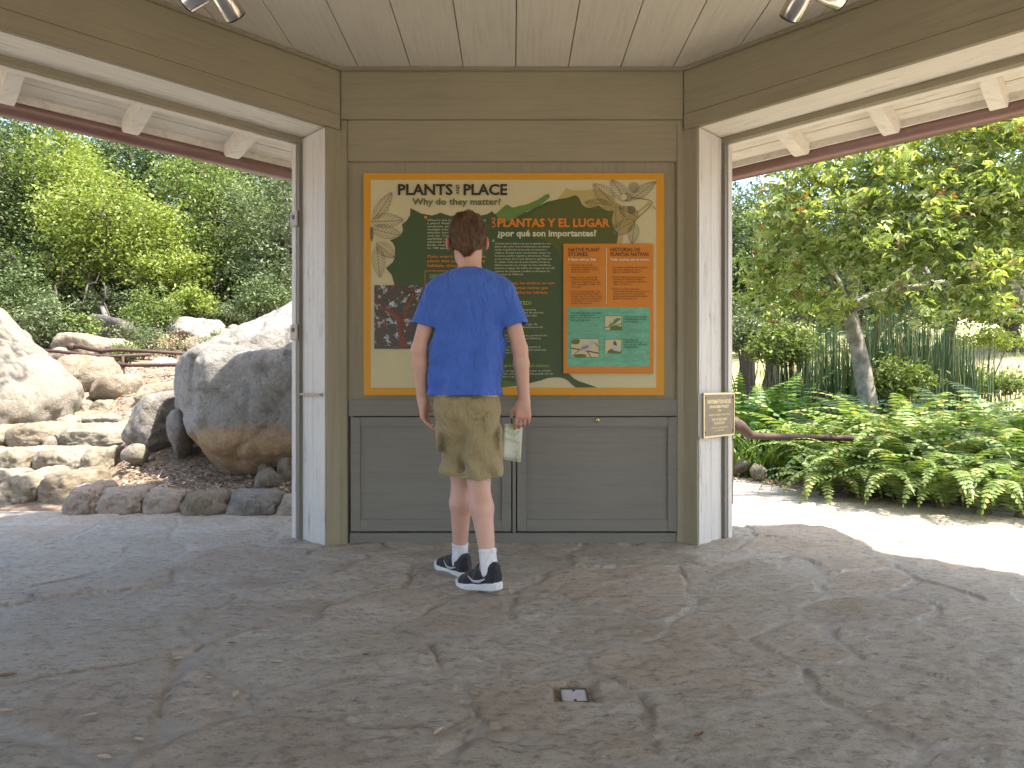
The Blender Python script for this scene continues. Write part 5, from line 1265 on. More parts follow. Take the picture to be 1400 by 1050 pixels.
# ---------------- leaflet
bx, by_, bz = .004, PB+.062, .655
lf = empty('leaflet', (bx, by_, bz)); tag(lf, 'folded pale green and white leaflet held in the right hand of the person', 'leaflet')
def sheet(x0, x1, y0, y1, z0, z1, mat, name, nseg=6, tilt=.06, bend=.006):
    vs = []
    for side in (0, 1):
        for j in range(7):
            for i in range(nseg+1):
                u = i/nseg; w_ = j/6; x = x0+(x1-x0)*u; z = z0+(z1-z0)*w_
                y = y0+(y1-y0)*u+bend*math.sin(math.pi*u)+(.010*(1-w_)**2)+(side*.0012)
                vs.append((x+tilt*(z-bz), y, z-(.012*(u)*(1-w_))))
    nn = (nseg+1); tot = nn*7; fs = []
    for side in (0, 1):
        for j in range(6):
            for i in range(nseg):
                q = [side*tot+j*nn+i, side*tot+j*nn+i+1, side*tot+(j+1)*nn+i+1, side*tot+(j+1)*nn+i]
                fs.append(q if side == 0 else q[::-1])
    b_ = [i for i in range(nn)]; 
    for i in range(nseg): fs += [[i+1, i, tot+i, tot+i+1], [6*nn+i, 6*nn+i+1, tot+6*nn+i+1, tot+6*nn+i]]
    for j in range(6): fs += [[j*nn, (j+1)*nn, tot+(j+1)*nn, tot+j*nn], [(j+1)*nn+nseg, j*nn+nseg, tot+j*nn+nseg, tot+(j+1)*nn+nseg]]
    mb = MB(); mb.add(vs, fs); return mb.build(name, mat, lf, True)
m, nt, b = new_mat('printed_paper'); v = coords(nt); n1 = noise_node(nt, v, 14, 2)
nt.links.new(ramp(nt, n1, [(.38, (.58, .60, .50)), (.48, (.36, .46, .26)), (.55, (.55, .55, .45)), (.65, (.62, .62, .55))]), b.inputs['Base Color']); b.inputs['Roughness'].default_value = .5
sheet(-.042, .040, by_-.004, by_+.004, .565, .728, m, 'front_page')
sheet(-.036, .046, by_+.004, by_+.010, .560, .722, simple('paper_white', (.6, .6, .57), .6), 'back_page')
# ------------------------------------------------------------------ VEGETATION
def leaf_mat(name, cols, trans=.35, rough=.45, gloss=.35):
    m, nt, b = new_mat(name)
    gm = nt.nodes.new('ShaderNodeNewGeometry'); rp_ = nt.nodes.new('ShaderNodeValToRGB')
    e = rp_.color_ramp.elements
    while len(e) < len(cols): e.new(.5)
    for i, (p, c) in enumerate(cols): e[i].position = p; e[i].color = (*c, 1)
    nt.links.new(gm.outputs['Random Per Island'], rp_.inputs['Fac'])
    nt.links.new(rp_.outputs[0], b.inputs['Base Color']); b.inputs['Roughness'].default_value = rough; b.inputs['Specular IOR Level'].default_value = gloss
    tr = nt.nodes.new('ShaderNodeBsdfTranslucent'); mx = nt.nodes.new('ShaderNodeMixShader'); mx.inputs[0].default_value = trans
    nt.links.new(mixc(nt, 1.0, rp_.outputs[0], (1.0, 1.0, .45), 'MULTIPLY'), tr.inputs[0])
    nt.links.new(b.outputs[0], mx.inputs[1]); nt.links.new(tr.outputs[0], mx.inputs[2]); nt.links.new(mx.outputs[0], nt.nodes['Material Output'].inputs[0])
    return m
LM = {
 'yellow': leaf_mat('leaf_yellow_green', [(0, (.13, .18, .03)), (.5, (.22, .29, .055)), (.9, (.34, .40, .10)), (1, (.42, .39, .15))], .4),
 'fresh': leaf_mat('leaf_fresh_green', [(0, (.08, .125, .03)), (.5, (.16, .215, .055)), (1, (.27, .33, .11))], .4),
 'oak': leaf_mat('leaf_oak', [(0, (.04, .065, .02)), (.5, (.085, .13, .04)), (1, (.18, .235, .09))], .25),
 'dusty': leaf_mat('leaf_dusty', [(0, (.06, .09, .035)), (.5, (.12, .16, .07)), (1, (.22, .26, .13))], .25),
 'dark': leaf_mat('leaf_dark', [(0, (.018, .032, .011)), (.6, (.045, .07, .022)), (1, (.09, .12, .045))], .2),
 'maple': leaf_mat('leaf_broad', [(0, (.12, .17, .04)), (.4, (.28, .36, .09)), (.75, (.46, .53, .17)), (.965, (.60, .64, .36)), (.985, (.30, .15, .05)), (1, (.36, .13, .04))], .5, .32, .6),
 'fern': leaf_mat('fern_green', [(0, (.12, .20, .05)), (.6, (.22, .31, .09)), (.93, (.34, .40, .16)), (1, (.30, .22, .09))], .35, .4),
 'fernb': leaf_mat('fern_bright', [(0, (.06, .13, .02)), (.6, (.11, .21, .035)), (1, (.19, .30, .06))], .4, .4),
 'reed': leaf_mat('reed_green', [(0, (.03, .06, .03)), (.6, (.06, .11, .05)), (.88, (.12, .17, .07)), (1, (.30, .20, .08))], .15),
 'grass': leaf_mat('grass_blade', [(0, (.08, .16, .025)), (.7, (.16, .26, .05)), (1, (.27, .33, .10))], .4),
 'dry': leaf_mat('dry_grass', [(0, (.28, .24, .12)), (1, (.50, .44, .26))], .3),
 'bloom': leaf_mat('pale_bloom', [(0, (.25, .25, .14)), (.8, (.42, .38, .26)), (1, (.45, .12, .09))], .3),
}
BK = {'grey': simple('bark_grey', (.09, .08, .065), .9, 0, (.17, .155, .13), 8, .6, 30), 'dark': simple('bark_dark', (.045, .035, .028), .95, 0, (.10, .08, .065), 8, .6, 30),
      'syc': simple('bark_mottled', (.10, .085, .055), .85, 0, (.36, .34, .29), 9, .8, 14)}
def leaves(name, C_, size, mat, parent, r, up=.35, aspect=.55, fold=.25, kind='leaf', droop=0.0):
    n = len(C_); C_ = np.asarray(C_)
    nrm = r.normal(size=(n, 3)); nrm[:, 2] = np.abs(nrm[:, 2])+up; nrm /= np.linalg.norm(nrm, axis=1)[:, None]
    t = r.normal(size=(n, 3)); t[:, 2] -= droop; t -= nrm*(t*nrm).sum(1)[:, None]; t /= np.linalg.norm(t, axis=1)[:, None]
    s_ = np.cross(nrm, t); L_ = size*r.uniform(.6, 1.3, n)[:, None]; W_ = L_*aspect/2*r.uniform(.7, 1.2, n)[:, None]
    if kind == 'leaf':      # folded leaf: 6 points, 2 quads
        a = C_-t*L_/2; b_ = C_+t*L_/2+nrm*-.12*L_; up_ = nrm*fold*W_
        c1 = C_-t*L_*.12+s_*W_+up_; c2 = C_+t*L_*.22+s_*W_*.72+up_; d1 = C_-t*L_*.12-s_*W_+up_; d2 = C_+t*L_*.22-s_*W_*.72+up_
        V = np.stack([a, c1, c2, b_, d2, d1], 1).reshape(-1, 3); k = np.arange(n)[:, None]*6
        Fq = np.concatenate([np.stack([k+0, k+1, k+2, k+3], -1)[:, 0], np.stack([k+0, k+3, k+4, k+5], -1)[:, 0]]); cn = np.full(2*n, 4)
    elif kind == 'maple':   # five-lobed leaf as a fan of 3 kites
        V = []; Fq = []
        pts = []
        for ang, ln_ in ((0, 1), (.95, .72), (-.95, .72)):
            ca, sa = math.cos(ang), math.sin(ang); d_ = t*ca+s_*sa; e_ = -t*sa+s_*ca
            base = C_-t*L_*.35
            pts += [base, base+d_*L_*ln_*.55+e_*L_*ln_*.20+nrm*L_*.05, base+d_*L_*ln_-nrm*L_*.12, base+d_*L_*ln_*.55-e_*L_*ln_*.20+nrm*L_*.05]
        V = np.stack(pts, 1).reshape(-1, 3); k = np.arange(n)*12
        # share the base vertex so that each leaf is one island
        Fq = np.concatenate([np.stack([k, k+1, k+2, k+3], 1), np.stack([k, k+5, k+6, k+7], 1), np.stack([k, k+9, k+10, k+11], 1)]); cn = np.full(3*n, 4)
    else:
        V = np.stack([C_-t*L_/2, C_+s_*W_, C_+t*L_/2, C_-s_*W_], 1).reshape(-1, 3); Fq = np.arange(4*n).reshape(-1, 4); cn = np.full(n, 4)
    V = V-np.array(world_loc(parent))
    me = fast_mesh(name, V, Fq, cn, [mat], False); o = bpy.data.objects.new(name, me); COL.objects.link(o); o.parent = parent; return o
def blob_clumps(r, blobs, nclump, shell=.55):
    vol = np.array([b[3]*b[4]*b[5] for b in blobs])**.75; pk = r.choice(len(blobs), nclump, p=vol/vol.sum()); out = []
    for i in pk:
        cx, cy, cz, a, b_, c_ = blobs[i]; d = r.normal(size=3); d /= np.linalg.norm(d); rr_ = (shell+(1-shell)*r.random())
        out.append((cx+d[0]*a*rr_, cy+d[1]*b_*rr_, cz+d[2]*c_*rr_))
    return np.array(out)
def tree(name, label, cat, base, blobs, nclump, per, spread, lsize, lmat, bark='dark', trunk=None, tr=.15, seed=0, group=None, kind='leaf', shell=.5, limbs=16, asp=.55, flat=.6, lean=(0, 0), droop=0.):
    r = np.random.default_rng(seed+500)
    base = Vector(base); root = empty(name, base); tag(root, label, cat, group)
    cl = blob_clumps(r, blobs, nclump, shell)
    off = r.normal(size=(nclump, per, 3))*np.array((1, 1, flat))*spread; 
    pts = (cl[:, None, :]+off).reshape(-1, 3)
    leaves('crown', pts, lsize, LM[lmat] if isinstance(lmat, str) else lmat, root, r, kind=kind, aspect=asp, droop=droop)
    if trunk is not False:
        mb = MB(); cz = np.mean([b[2] for b in blobs]); cx = np.mean([b[0] for b in blobs]); cy = np.mean([b[1] for b in blobs])
        trunk = trunk or [base, base+Vector((r.normal()*.15, 0, (cz-base.z)*.35)), base.lerp(Vector((cx, cy, cz)), .62)+Vector((r.normal()*.2, r.normal()*.2, 0)), Vector((cx, cy, cz+.2))]
        n_ = len(trunk); mb.tube(trunk, [tr*(1.25 if i == 0 else 1-.22*i) for i in range(n_)], 9, False)
        sel = cl[r.choice(len(cl), min(limbs, len(cl)), replace=False)]
        for q in sel:
            q = Vector(q); k = min(range(1, n_), key=lambda i: (Vector(trunk[i])-q).length+.8*i*0); s0 = Vector(trunk[k])
            mid = s0.lerp(q, .5)+Vector((r.normal()*.12, r.normal()*.12, .12*abs(r.normal())))
            mb.tube([s0, mid, q], [tr*.42, tr*.24, tr*.06], 5, False)
        mb.build('trunk', BK[bark], root, True)
    return root
def B(px, py, Y, rx, rz, ry=None):      # a crown lobe seen around a pixel, radii in metres
    p = P(px, py, Y); return (p.x, p.y, p.z, rx, ry or rx*.8, rz)
def at(px, Y): x = (px-700)*Y/F; return (x, Y, gz(x, Y)-.05)
# ---- left side, near to far
tree('broadleaf_tree', 'sunlit yellow-green tree with a domed crown behind the rusty rail', 'tree', at(140, 14.5), [B(150, 300, 14.5, 1.25, 1.1), B(205, 335, 14.2, .95, .9), B(115, 345, 14.3, 1.0, .8), B(235, 365, 14.0, .75, .6), B(60, 240, 15.2, .8, .8), B(90, 300, 14.8, .8, .7)], 420, 42, .17, .085, 'yellow', 'dark', tr=.11, seed=1, group=None, shell=.35)
tree('broadleaf_tree', 'tall pale yellow-green tree at the upper left below the eave', 'tree', at(70, 17), [B(75, 215, 17, 1.1, .95), B(60, 275, 16.8, 1.0, 1.0), B(105, 240, 16.6, .7, .7)], 240, 42, .18, .09, 'yellow', 'dark', tr=.12, seed=2)
tree('broadleaf_tree', 'fresh green tree right of the domed yellow-green crown, above the huge boulder', 'tree', at(290, 15.5), [B(290, 300, 15.5, 1.0, 1.1), B(310, 345, 15.2, 1.0, .8), B(270, 250, 15.8, .9, .8), B(270, 390, 14.8, .8, .55), B(330, 290, 16, .8, .8)], 330, 42, .17, .085, 'fresh', 'dark', tr=.12, seed=3)
tree('oak_tree', 'dusty grey-green oak against the left post', 'tree', at(385, 14.5), [B(375, 290, 14.5, 1.1, 1.2), B(400, 350, 14.3, 1.1, 1.1), B(355, 370, 14.5, .7, .7), B(440, 300, 15, 1.2, 1.4), B(385, 395, 14, .9, .6)], 380, 42, .17, .07, 'dusty', 'grey', tr=.16, seed=4)
tree('oak_tree', 'dark oak at the far left edge behind the pale boulder', 'tree', at(5, 15), [B(-5, 230, 15, 1.3, 1.4), B(20, 330, 14.6, 1.2, 1.2), B(-30, 300, 15, 1.4, 1.5), B(35, 390, 14.2, 1.0, .7), B(15, 190, 15.5, .9, .8)], 430, 42, .18, .085, 'oak', 'dark', tr=.2, seed=5)
tree('oak_tree', 'deep green oak behind the fresh green tree, under the middle of the eave', 'tree', at(180, 19), [B(165, 240, 19, 1.6, 1.3), B(230, 250, 19.5, 1.6, 1.3), B(150, 205, 19.5, 1.2, .9), B(280, 245, 20, 1.4, 1.2), B(210, 300, 18.5, 1.6, 1.2)], 420, 42, .22, .11, 'oak', 'dark', tr=.22, seed=6)
tree('oak_tree', 'far oak showing between the crowns, beside the left post', 'tree', at(345, 21), [B(340, 255, 21, 1.7, 1.5), B(395, 260, 22, 1.8, 1.6), B(300, 260, 22, 1.4, 1.3), B(350, 320, 21, 1.6, 1.4)], 420, 42, .22, .11, 'dusty', 'dark', tr=.22, seed=7)
tree('oak_tree', 'far dark oak beyond the upper left gap of sky', 'tree', at(60, 23), [B(20, 230, 23, 1.8, 1.5), B(90, 260, 23, 1.9, 1.6), B(-30, 220, 23, 2, 2), B(130, 235, 24, 1.3, 1.3)], 380, 42, .26, .13, 'oak', 'dark', tr=.25, seed=8)
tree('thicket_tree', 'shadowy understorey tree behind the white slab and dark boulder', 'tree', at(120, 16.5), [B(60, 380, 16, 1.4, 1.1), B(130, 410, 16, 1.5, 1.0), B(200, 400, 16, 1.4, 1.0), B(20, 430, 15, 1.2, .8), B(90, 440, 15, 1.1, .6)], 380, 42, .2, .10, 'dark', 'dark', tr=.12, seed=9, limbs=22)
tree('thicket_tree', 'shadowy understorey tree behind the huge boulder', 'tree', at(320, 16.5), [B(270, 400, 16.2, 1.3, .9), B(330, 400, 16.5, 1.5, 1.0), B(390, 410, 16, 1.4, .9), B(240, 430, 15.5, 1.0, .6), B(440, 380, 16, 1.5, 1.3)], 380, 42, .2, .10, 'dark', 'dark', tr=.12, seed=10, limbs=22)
# bare dark trunks seen low among the foliage
for i, (px, Y, dx, hh_, rr_, lab) in enumerate([(85, 13.3, -.2, 1.4, .035, 'thin dark trunk forking behind the pale sloping boulder'), (98, 13.3, .25, 1.4, .03, 'second thin dark trunk crossing the first behind the pale sloping boulder'), (163, 12.9, -.4, 1.0, .075, 'leaning grey trunk above the dark shaded boulder'), (370, 13.2, .1, 1.1, .06, 'grey trunk rising just left of the left post')]):
    x, y, z = at(px, Y); root = empty('bare_trunk', (x, y, z)); tag(root, lab, 'tree')
    r = random.Random(i); pts = [Vector((x, y, z-.1)), Vector((x+dx*.3, y, z+hh_*.3)), Vector((x+dx*.6+.05, y, z+hh_*.62)), Vector((x+dx, y+.1, z+hh_))]
    MB().tube(pts, [rr_*1.2, rr_, rr_*.8, rr_*.5], 9).build('trunk', BK['grey' if i > 1 else 'dark'], root, True)
    mb = MB()
    for k in range(5):
        s0 = pts[1+k % 3]; e = s0+Vector((r.uniform(-.4, .4), r.uniform(-.3, .3), r.uniform(.2, .5))); mb.tube([s0, s0.lerp(e, .5)+Vector((.05, 0, -.05)), e], [rr_*.4, rr_*.28, rr_*.1], 6)
    mb.build('branch', BK['dark'], root, True)
# shrubs on the left
def shrub(label, px, py, Y, w_, h_, n, lsize, lm, seed, name='shrub', asp=.5, group=None, base=None, kind='leaf', stems=7):
    x, y, z = at(px, Y) if base is None else base
    zc = P(px, py, Y).z
    r = np.random.default_rng(seed+900); root = empty(name, (x, y, z)); tag(root, label, 'shrub', group)
    cl = blob_clumps(r, [(x, y, zc, w_, w_*.7, h_), (x-w_*.4, y, zc-h_*.4, w_*.6, w_*.5, h_*.6), (x+w_*.45, y, zc-h_*.3, w_*.6, w_*.5, h_*.6)], n, .4)
    cl[:, 2] = np.maximum(cl[:, 2], z+.06)
    pts = (cl[:, None, :]+r.normal(size=(n, 24, 3))*(.07, .07, .05)).reshape(-1, 3)
    leaves('foliage', pts, lsize, LM[lm], root, r, aspect=asp, kind=kind)
    mb = MB()
    for k in range(stems):
        q = cl[r.integers(n)]; mb.tube([(x+r.normal()*.04, y, z-.03), ((x+q[0])/2, (y+q[1])/2, (z+q[2])/2+.05), tuple(q)], [.012, .009, .004], 5, False)
    mb.build('stems', BK['dark'], root, True)
shrub('grey-green bush growing behind the crest of the pale sloping boulder', 62, 440, 10.6, .55, .42, 110, .06, 'dusty', 1)
shrub('bright leafy bush between the dark boulder and the rusty rail', 105, 447, 10.8, .42, .22, 70, .065, 'fresh', 2)
shrub('bright green rounded bush in the middle of the left view', 205, 425, 12.4, .52, .50, 150, .055, 'fresh', 3)
shrub('low pale feathery bush in front of the distant grey boulder', 190, 462, 11.0, .45, .30, 90, .045, 'dusty', 4)
shrub('sparse red and cream flowering shrub in front of the distant grey boulder', 240, 468, 10.2, .40, .30, 44, .035, 'bloom', 5, stems=16)
shrub('yellow-green sapling above the distant grey boulder', 262, 412, 13.0, .45, .28, 60, .075, 'yellow', 6, stems=10)
shrub('olive bush between the distant boulder and the huge boulder', 305, 430, 13.6, .55, .30, 100, .06, 'dusty', 7)
shrub('small leafy tuft at the right end of the white slab', 172, 478, 9.9, .2, .12, 26, .05, 'fresh', 8)
shrub('low weedy tuft beside the slabs near the huge boulder', 300, 466, 11.5, .28, .10, 26, .045, 'fresh', 9)
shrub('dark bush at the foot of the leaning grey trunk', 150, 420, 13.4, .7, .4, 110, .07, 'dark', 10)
shrub('shaded bush right behind the crest of the huge boulder', 360, 405, 12.2, .6, .4, 120, .06, 'oak', 11)
shrub('deep green bush left of the bright rounded bush', 20, 400, 12.4, .7, .5, 140, .06, 'oak', 12)
# ---- rusty rails, left
M['rust'] = simple('rusty_iron', (.04, .025, .02), .7, .3, (.085, .045, .032), 20, .4, 120)
def rail(name, label, tubes, posts, loc, knobs=()):
    root = empty(name, loc); tag(root, label, 'railing', None)
    for pts, rr_ in tubes: MB().tube(pts, rr_, 9).build('rail', M['rust'], root, True)
    for p, zt, rr_ in posts: MB().tube([(p[0], p[1], gz(p[0], p[1])-.05), (p[0], p[1], zt)], rr_, 9).build('post', M['rust'], root, True)
    for p, rr_ in knobs: MB().tube([Vector(p)+Vector((-rr_, 0, 0)), Vector(p)+Vector((-rr_*.6, 0, 0)), Vector(p), Vector(p)+Vector((rr_*.6, 0, 0)), Vector(p)+Vector((rr_, 0, 0))], [rr_*.3, rr_*.85, rr_, rr_*.85, rr_*.3], 12).build('knob', M['rust'], root, True)
a = [P(48, 479, 9.0), P(80, 480.5, 9.05), P(115, 485, 9.1), P(150, 487.5, 9.2), P(205, 485, 9.3)]
p1 = P(62, 480, 9.03)
rail('rusty_railing', 'upper rusty pipe railing crossing behind the low brown boulder', [(a, .024)], [(p1, p1.z+.01, .024), (P(168, 487, 9.2), P(168, 487, 9.2).z, .02)], (p1.x, p1.y, gz(p1.x, p1.y)))
a = [P(98, 474, 9.5), P(112, 474, 9.5), P(122, 477, 9.5), P(140, 480, 9.5), P(160, 478, 9.55), P(215, 481, 9.7), P(278, 485, 9.9)]
rail('rusty_railing', 'knobbed rusty pipe railing running toward the huge boulder', [(a, [.03, .035, .034, .03, .03, .026, .024])], [(P(137, 479, 9.5), P(137, 479, 9.5).z, .02)], (P(137, 479, 9.5).x, 9.5, gz(P(137, 479, 9.5).x, 9.5)), [(P(97, 474, 9.5), .06)])
a = [P(146, 497, 8.6), P(165, 498.5, 8.6), P(180, 499.5, 8.6), P(240, 499, 8.6), P(266, 500, 8.6)]
p2, p3_ = P(168, 499, 8.6), P(247, 499, 8.6)
rail('rusty_railing', 'lower rusty pipe railing with a short post on the chip slope', [(a, [.028, .03, .022, .022, .022])], [(p2, p2.z, .02), (p3_, p3_.z, .026)], (p3_.x, p3_.y, gz(p3_.x, p3_.y)))
# ---- rusty rail, right
Yr = 5.75
a = [P(1003, 578, Yr-.5), P(1012, 583, Yr-.45), P(1024, 594, Yr-.35), P(1034, 596, Yr-.3), P(1100, 598, Yr-.1), P(1190, 599.5, Yr), P(1290, 602, Yr+.15)]
pr = P(1213, 600, Yr); pr2 = P(996, 600, Yr-.5)
rail('rusty_railing', 'brown pipe railing half buried in the ferns right of the bronze plaque', [(a, [.05, .05, .038, .03, .026, .026, .024])], [(pr, pr.z, .035), (pr2, pr2.z+.1, .035)], (pr.x, pr.y, gz(pr.x, pr.y)), [(P(1002, 580, Yr-.5), .065)])
# ---- ferns
def frond(V, Fc, base, az, L_, arch, r, wid=.13, npair=22):
    ca, sa = math.cos(az), math.sin(az); pts = []
    e0 = math.radians(84-r.random()*24)
    p = np.array(base, float); ang = e0; st = L_/npair
    for i in range(npair+1):
        pts.append((p.copy(), ang)); p = p+np.array((ca*math.cos(ang), sa*math.cos(ang), math.sin(ang)))*st; ang -= arch/npair*(1+.9*i/npair)
    side = np.array((-sa, ca, 0))
    tw = r.normal()*.15
    for i in range(1, npair+1):
        q, an = pts[i]; t = i/npair; d = np.array((ca*math.cos(an), sa*math.cos(an), math.sin(an))); nn = np.cross(side, d); nn = nn if nn[2] > 0 else -nn
        w_ = wid*(math.sin(math.pi*min(1, (t*.9+.12)))**.8)*(1-.35*t); pw = st*.42
        if t > .06:
            for sg in (-1, 1):
                tip = q+side*sg*w_+d*w_*.35-nn*w_*(.18+.1*r.random())+side*0
                k = len(V); m_ = q+(tip-q)*.45+nn*w_*.04
                V.extend([q-d*pw*.5, q+d*pw*.5, m_+d*pw, tip, m_-d*pw*.9]); Fc.append((k, k+1, k+2, k+3, k+4))
        # stem
        q0, _ = pts[i-1]; k = len(V); sw = .003*(1.3-t)
        V.extend([q0-side*sw, q0+side*sw, q+side*sw, q-side*sw]); Fc.append((k, k+1, k+2, k+3))
def fern_mesh(seed, nf, L_, wid, mat, arch=1.7):
    r = np.random.default_rng(seed); V = []; Fc = []
    for i in range(nf):
        frond(V, Fc, (r.normal()*.03, r.normal()*.03, 0), 6.283*i/nf+r.normal()*.25, L_*r.uniform(.65, 1.1), arch*r.uniform(.7, 1.2), r, wid*r.uniform(.8, 1.1))
    return fast_mesh('fronds', np.array(V), [j for f in Fc for j in f], [len(f) for f in Fc], [mat], False)
FM = [fern_mesh(s, n, l, w_, LM['fern'], a_) for s, n, l, w_, a_ in ((1, 24, .95, .10, 1.75), (2, 22, 1.05, .11, 1.6), (3, 26, .85, .095, 1.9), (4, 20, 1.15, .115, 1.45))]
FB = [fern_mesh(s, n, l, w_, LM['fernb'], a_) for s, n, l, w_, a_ in ((11, 20, 1.0, .1, 1.4), (12, 18, 1.15, .12, 1.2))]
crown_m = simple('fern_crown', (.09, .06, .04), .95, 0, (.16, .10, .06), 30)
cm = MB(); cm.tube([(0, 0, -.06), (0, 0, .03), (0, 0, .07)], [.05, .06, .02], 9); CRM = cm.build('rootstock', crown_m, None, True, loc=(0, 0, 0)); crm_data = CRM.data; bpy.data.objects.remove(CRM)
def fern(px, py, Y, me, sc, rz, label, group='ferns in the bed beside the path', zoff=0):
    x = (px-700)*Y/F; z = gz(x, Y)+zoff
    root = empty('fern', (x, Y, z)); tag(root, label, 'fern', group); root.rotation_euler.z = rz; root.scale = (sc, sc, sc)
    for nm, d in (('fronds', me), ('rootstock', crm_data)):
        o = bpy.data.objects.new(nm, d); COL.objects.link(o); o.parent = root
front = [(1128, 5.62, 2, .85, 'leftmost front fern, small, arching over the leaf litter at the path edge'), (1180, 5.42, 0, .95, 'front fern second from the left, arching over the path edge'), (1232, 5.25, 1, .9, 'front fern third from the left, below the brown pipe railing'),
         (1290, 5.05, 0, 1.0, 'front fern with long low fronds right of the rusty post'), (1345, 4.86, 3, .85, 'front fern spilling onto the pavers near the right edge'), (1400, 4.70, 1, .95, 'front fern cut by the right edge of the view')]
r = random.Random(8)
for i, (px, Y, k, sc, lab) in enumerate(front): fern(px, 0, Y, FM[k], sc, r.uniform(0, 6), lab)
back = []
for row, (Yf, pxs) in enumerate([(.42, range(1150, 1420, 48)), (.85, range(1130, 1430, 44)), (1.35, range(1150, 1430, 46)), (1.9, range(1160, 1430, 48))]):
    for px in pxs:
        X_ = (px-700)/F; yb = (6.45+1.22*2.2)/(1+1.22*X_)      # fern line hit along this ray
        fern(px+r.uniform(-12, 12), 0, yb+Yf+r.uniform(-.12, .12), FM[r.randrange(4)], r.uniform(1.0, 1.35)+.10*row, r.uniform(0, 6), 'pale green fern in the thick of the fern bed behind the front row', 'ferns massed in the bed')
for (px, Y, sc) in ((1012, 8.0, 1.2), (1040, 7.7, 1.15), (1072, 8.1, 1.2), (1100, 7.8, 1.0), (1030, 8.8, 1.4), (1065, 9.0, 1.35), (1005, 9.2, 1.5), (1100, 8.9, 1.15), (1128, 8.2, .95)):
    fern(px, 0, Y, FB[r.randrange(2)], sc, r.uniform(0, 6), 'bright green fern in the lush clump just right of the post', 'bright ferns beside the post', .0)
# ---- blades / reeds
def blades(name, label, cat, n, area, hmin, hmax, wid, mat, seed, lean=.15, curve=.3, stuff=False, parent_loc=None):
    r = np.random.default_rng(seed); P_ = area(r, n); n = len(P_); z = ground_z(P_[:, 0], P_[:, 1]); base = np.stack([P_[:, 0], P_[:, 1], z], 1)
    a = r.uniform(0, 6.28, n); d = np.stack([np.cos(a), np.sin(a), 0*a], 1); s_ = np.stack([-np.sin(a), np.cos(a), 0*a], 1); H = r.uniform(hmin, hmax, n)[:, None]; l_ = r.normal(0, lean, n)[:, None]; c_ = np.abs(r.normal(0, curve, n))[:, None]
    V = []; seg = 4
    for k in range(seg+1):
        t = k/seg; p = base+d*(l_*t+c_*t*t)*H+np.array((0, 0, 1))*H*(t-.35*c_*t*t); w_ = wid*(1-t**1.5*.95)
        V += [p-s_*w_/2, p+s_*w_/2]
    V = np.stack(V, 1).reshape(-1, 3); b_ = np.arange(n)*(2*(seg+1)); Fq = np.concatenate([np.stack([b_+2*k, b_+2*k+1, b_+2*k+3, b_+2*k+2], 1) for k in range(seg)])
    loc = np.array(parent_loc) if parent_loc is not None else np.array((P_[:, 0].mean(), P_[:, 1].mean(), z.min()))
    me = fast_mesh(name, V-loc, Fq, np.full(len(Fq), 4), [mat], False); o = bpy.data.objects.new(name, me); COL.objects.link(o); o.location = loc
    tag(o, label, cat, kind='stuff' if stuff else None); return o
def blobarea(px, Y, wx_, wy_):
    x0 = (px-700)*Y/F
    return lambda r, n: np.stack([x0+r.normal(0, wx_, n), Y+r.normal(0, wy_, n)], 1)
for i, (px, Y, wx_, n, h0, h1, lab) in enumerate([(1215, 9.0, .28, 420, 1.2, 2.1, 'tall green reed clump right of the mottled trunk'), (1262, 9.2, .26, 380, 1.2, 2.1, 'tall reed clump in the middle with rusty tips'), (1310, 9.4, .16, 200, 1.1, 1.75, 'darker reed clump at the edge of the dry meadow'), (1150, 9.0, .22, 230, 1.1, 1.8, 'reed clump just left of the mottled trunk'), (1100, 10.2, .25, 180, 1.3, 2.0, 'thin dark reed clump behind the bright ferns')]):
    blades('reed_clump', lab, 'reeds', int(n*1.5), blobarea(px, Y, wx_, .2), h0, h1, .021, LM['reed'], 20+i, .08, .05)
for i, (px, Y, lab) in enumerate([(1020, 6.95, 'broad bladed bright plant next to the right post below the railing'), (1050, 6.8, 'broad bladed bright plant left of centre under the pipe railing'), (1085, 6.7, 'broad bladed bright plant at the left end of the ferns'), (1012, 7.3, 'taller bladed bright plant behind the knob of the railing'), (1118, 6.55, 'small bladed plant touching the first fern')]):
    blades('strap_leaf_plant', lab, 'plant', 46, blobarea(px, Y, .10, .08), .28, .6, .035, LM['grass'], 40+i, .3, .5)
blades('grass', 'tufts of dry grass over the sunny meadow', None, 9000, lambda r, n: np.stack([r.uniform(5, 22, n), r.uniform(11, 28, n)], 1), .12, .38, .02, LM['dry'], 60, .3, .3, True)
blades('weeds', 'green weeds along the back of the fern bed', None, 2600, lambda r, n: np.stack([r.uniform(2.2, 7.5, n), r.uniform(7.6, 10.5, n)], 1), .15, .55, .025, LM['grass'], 61, .4, .4, True)
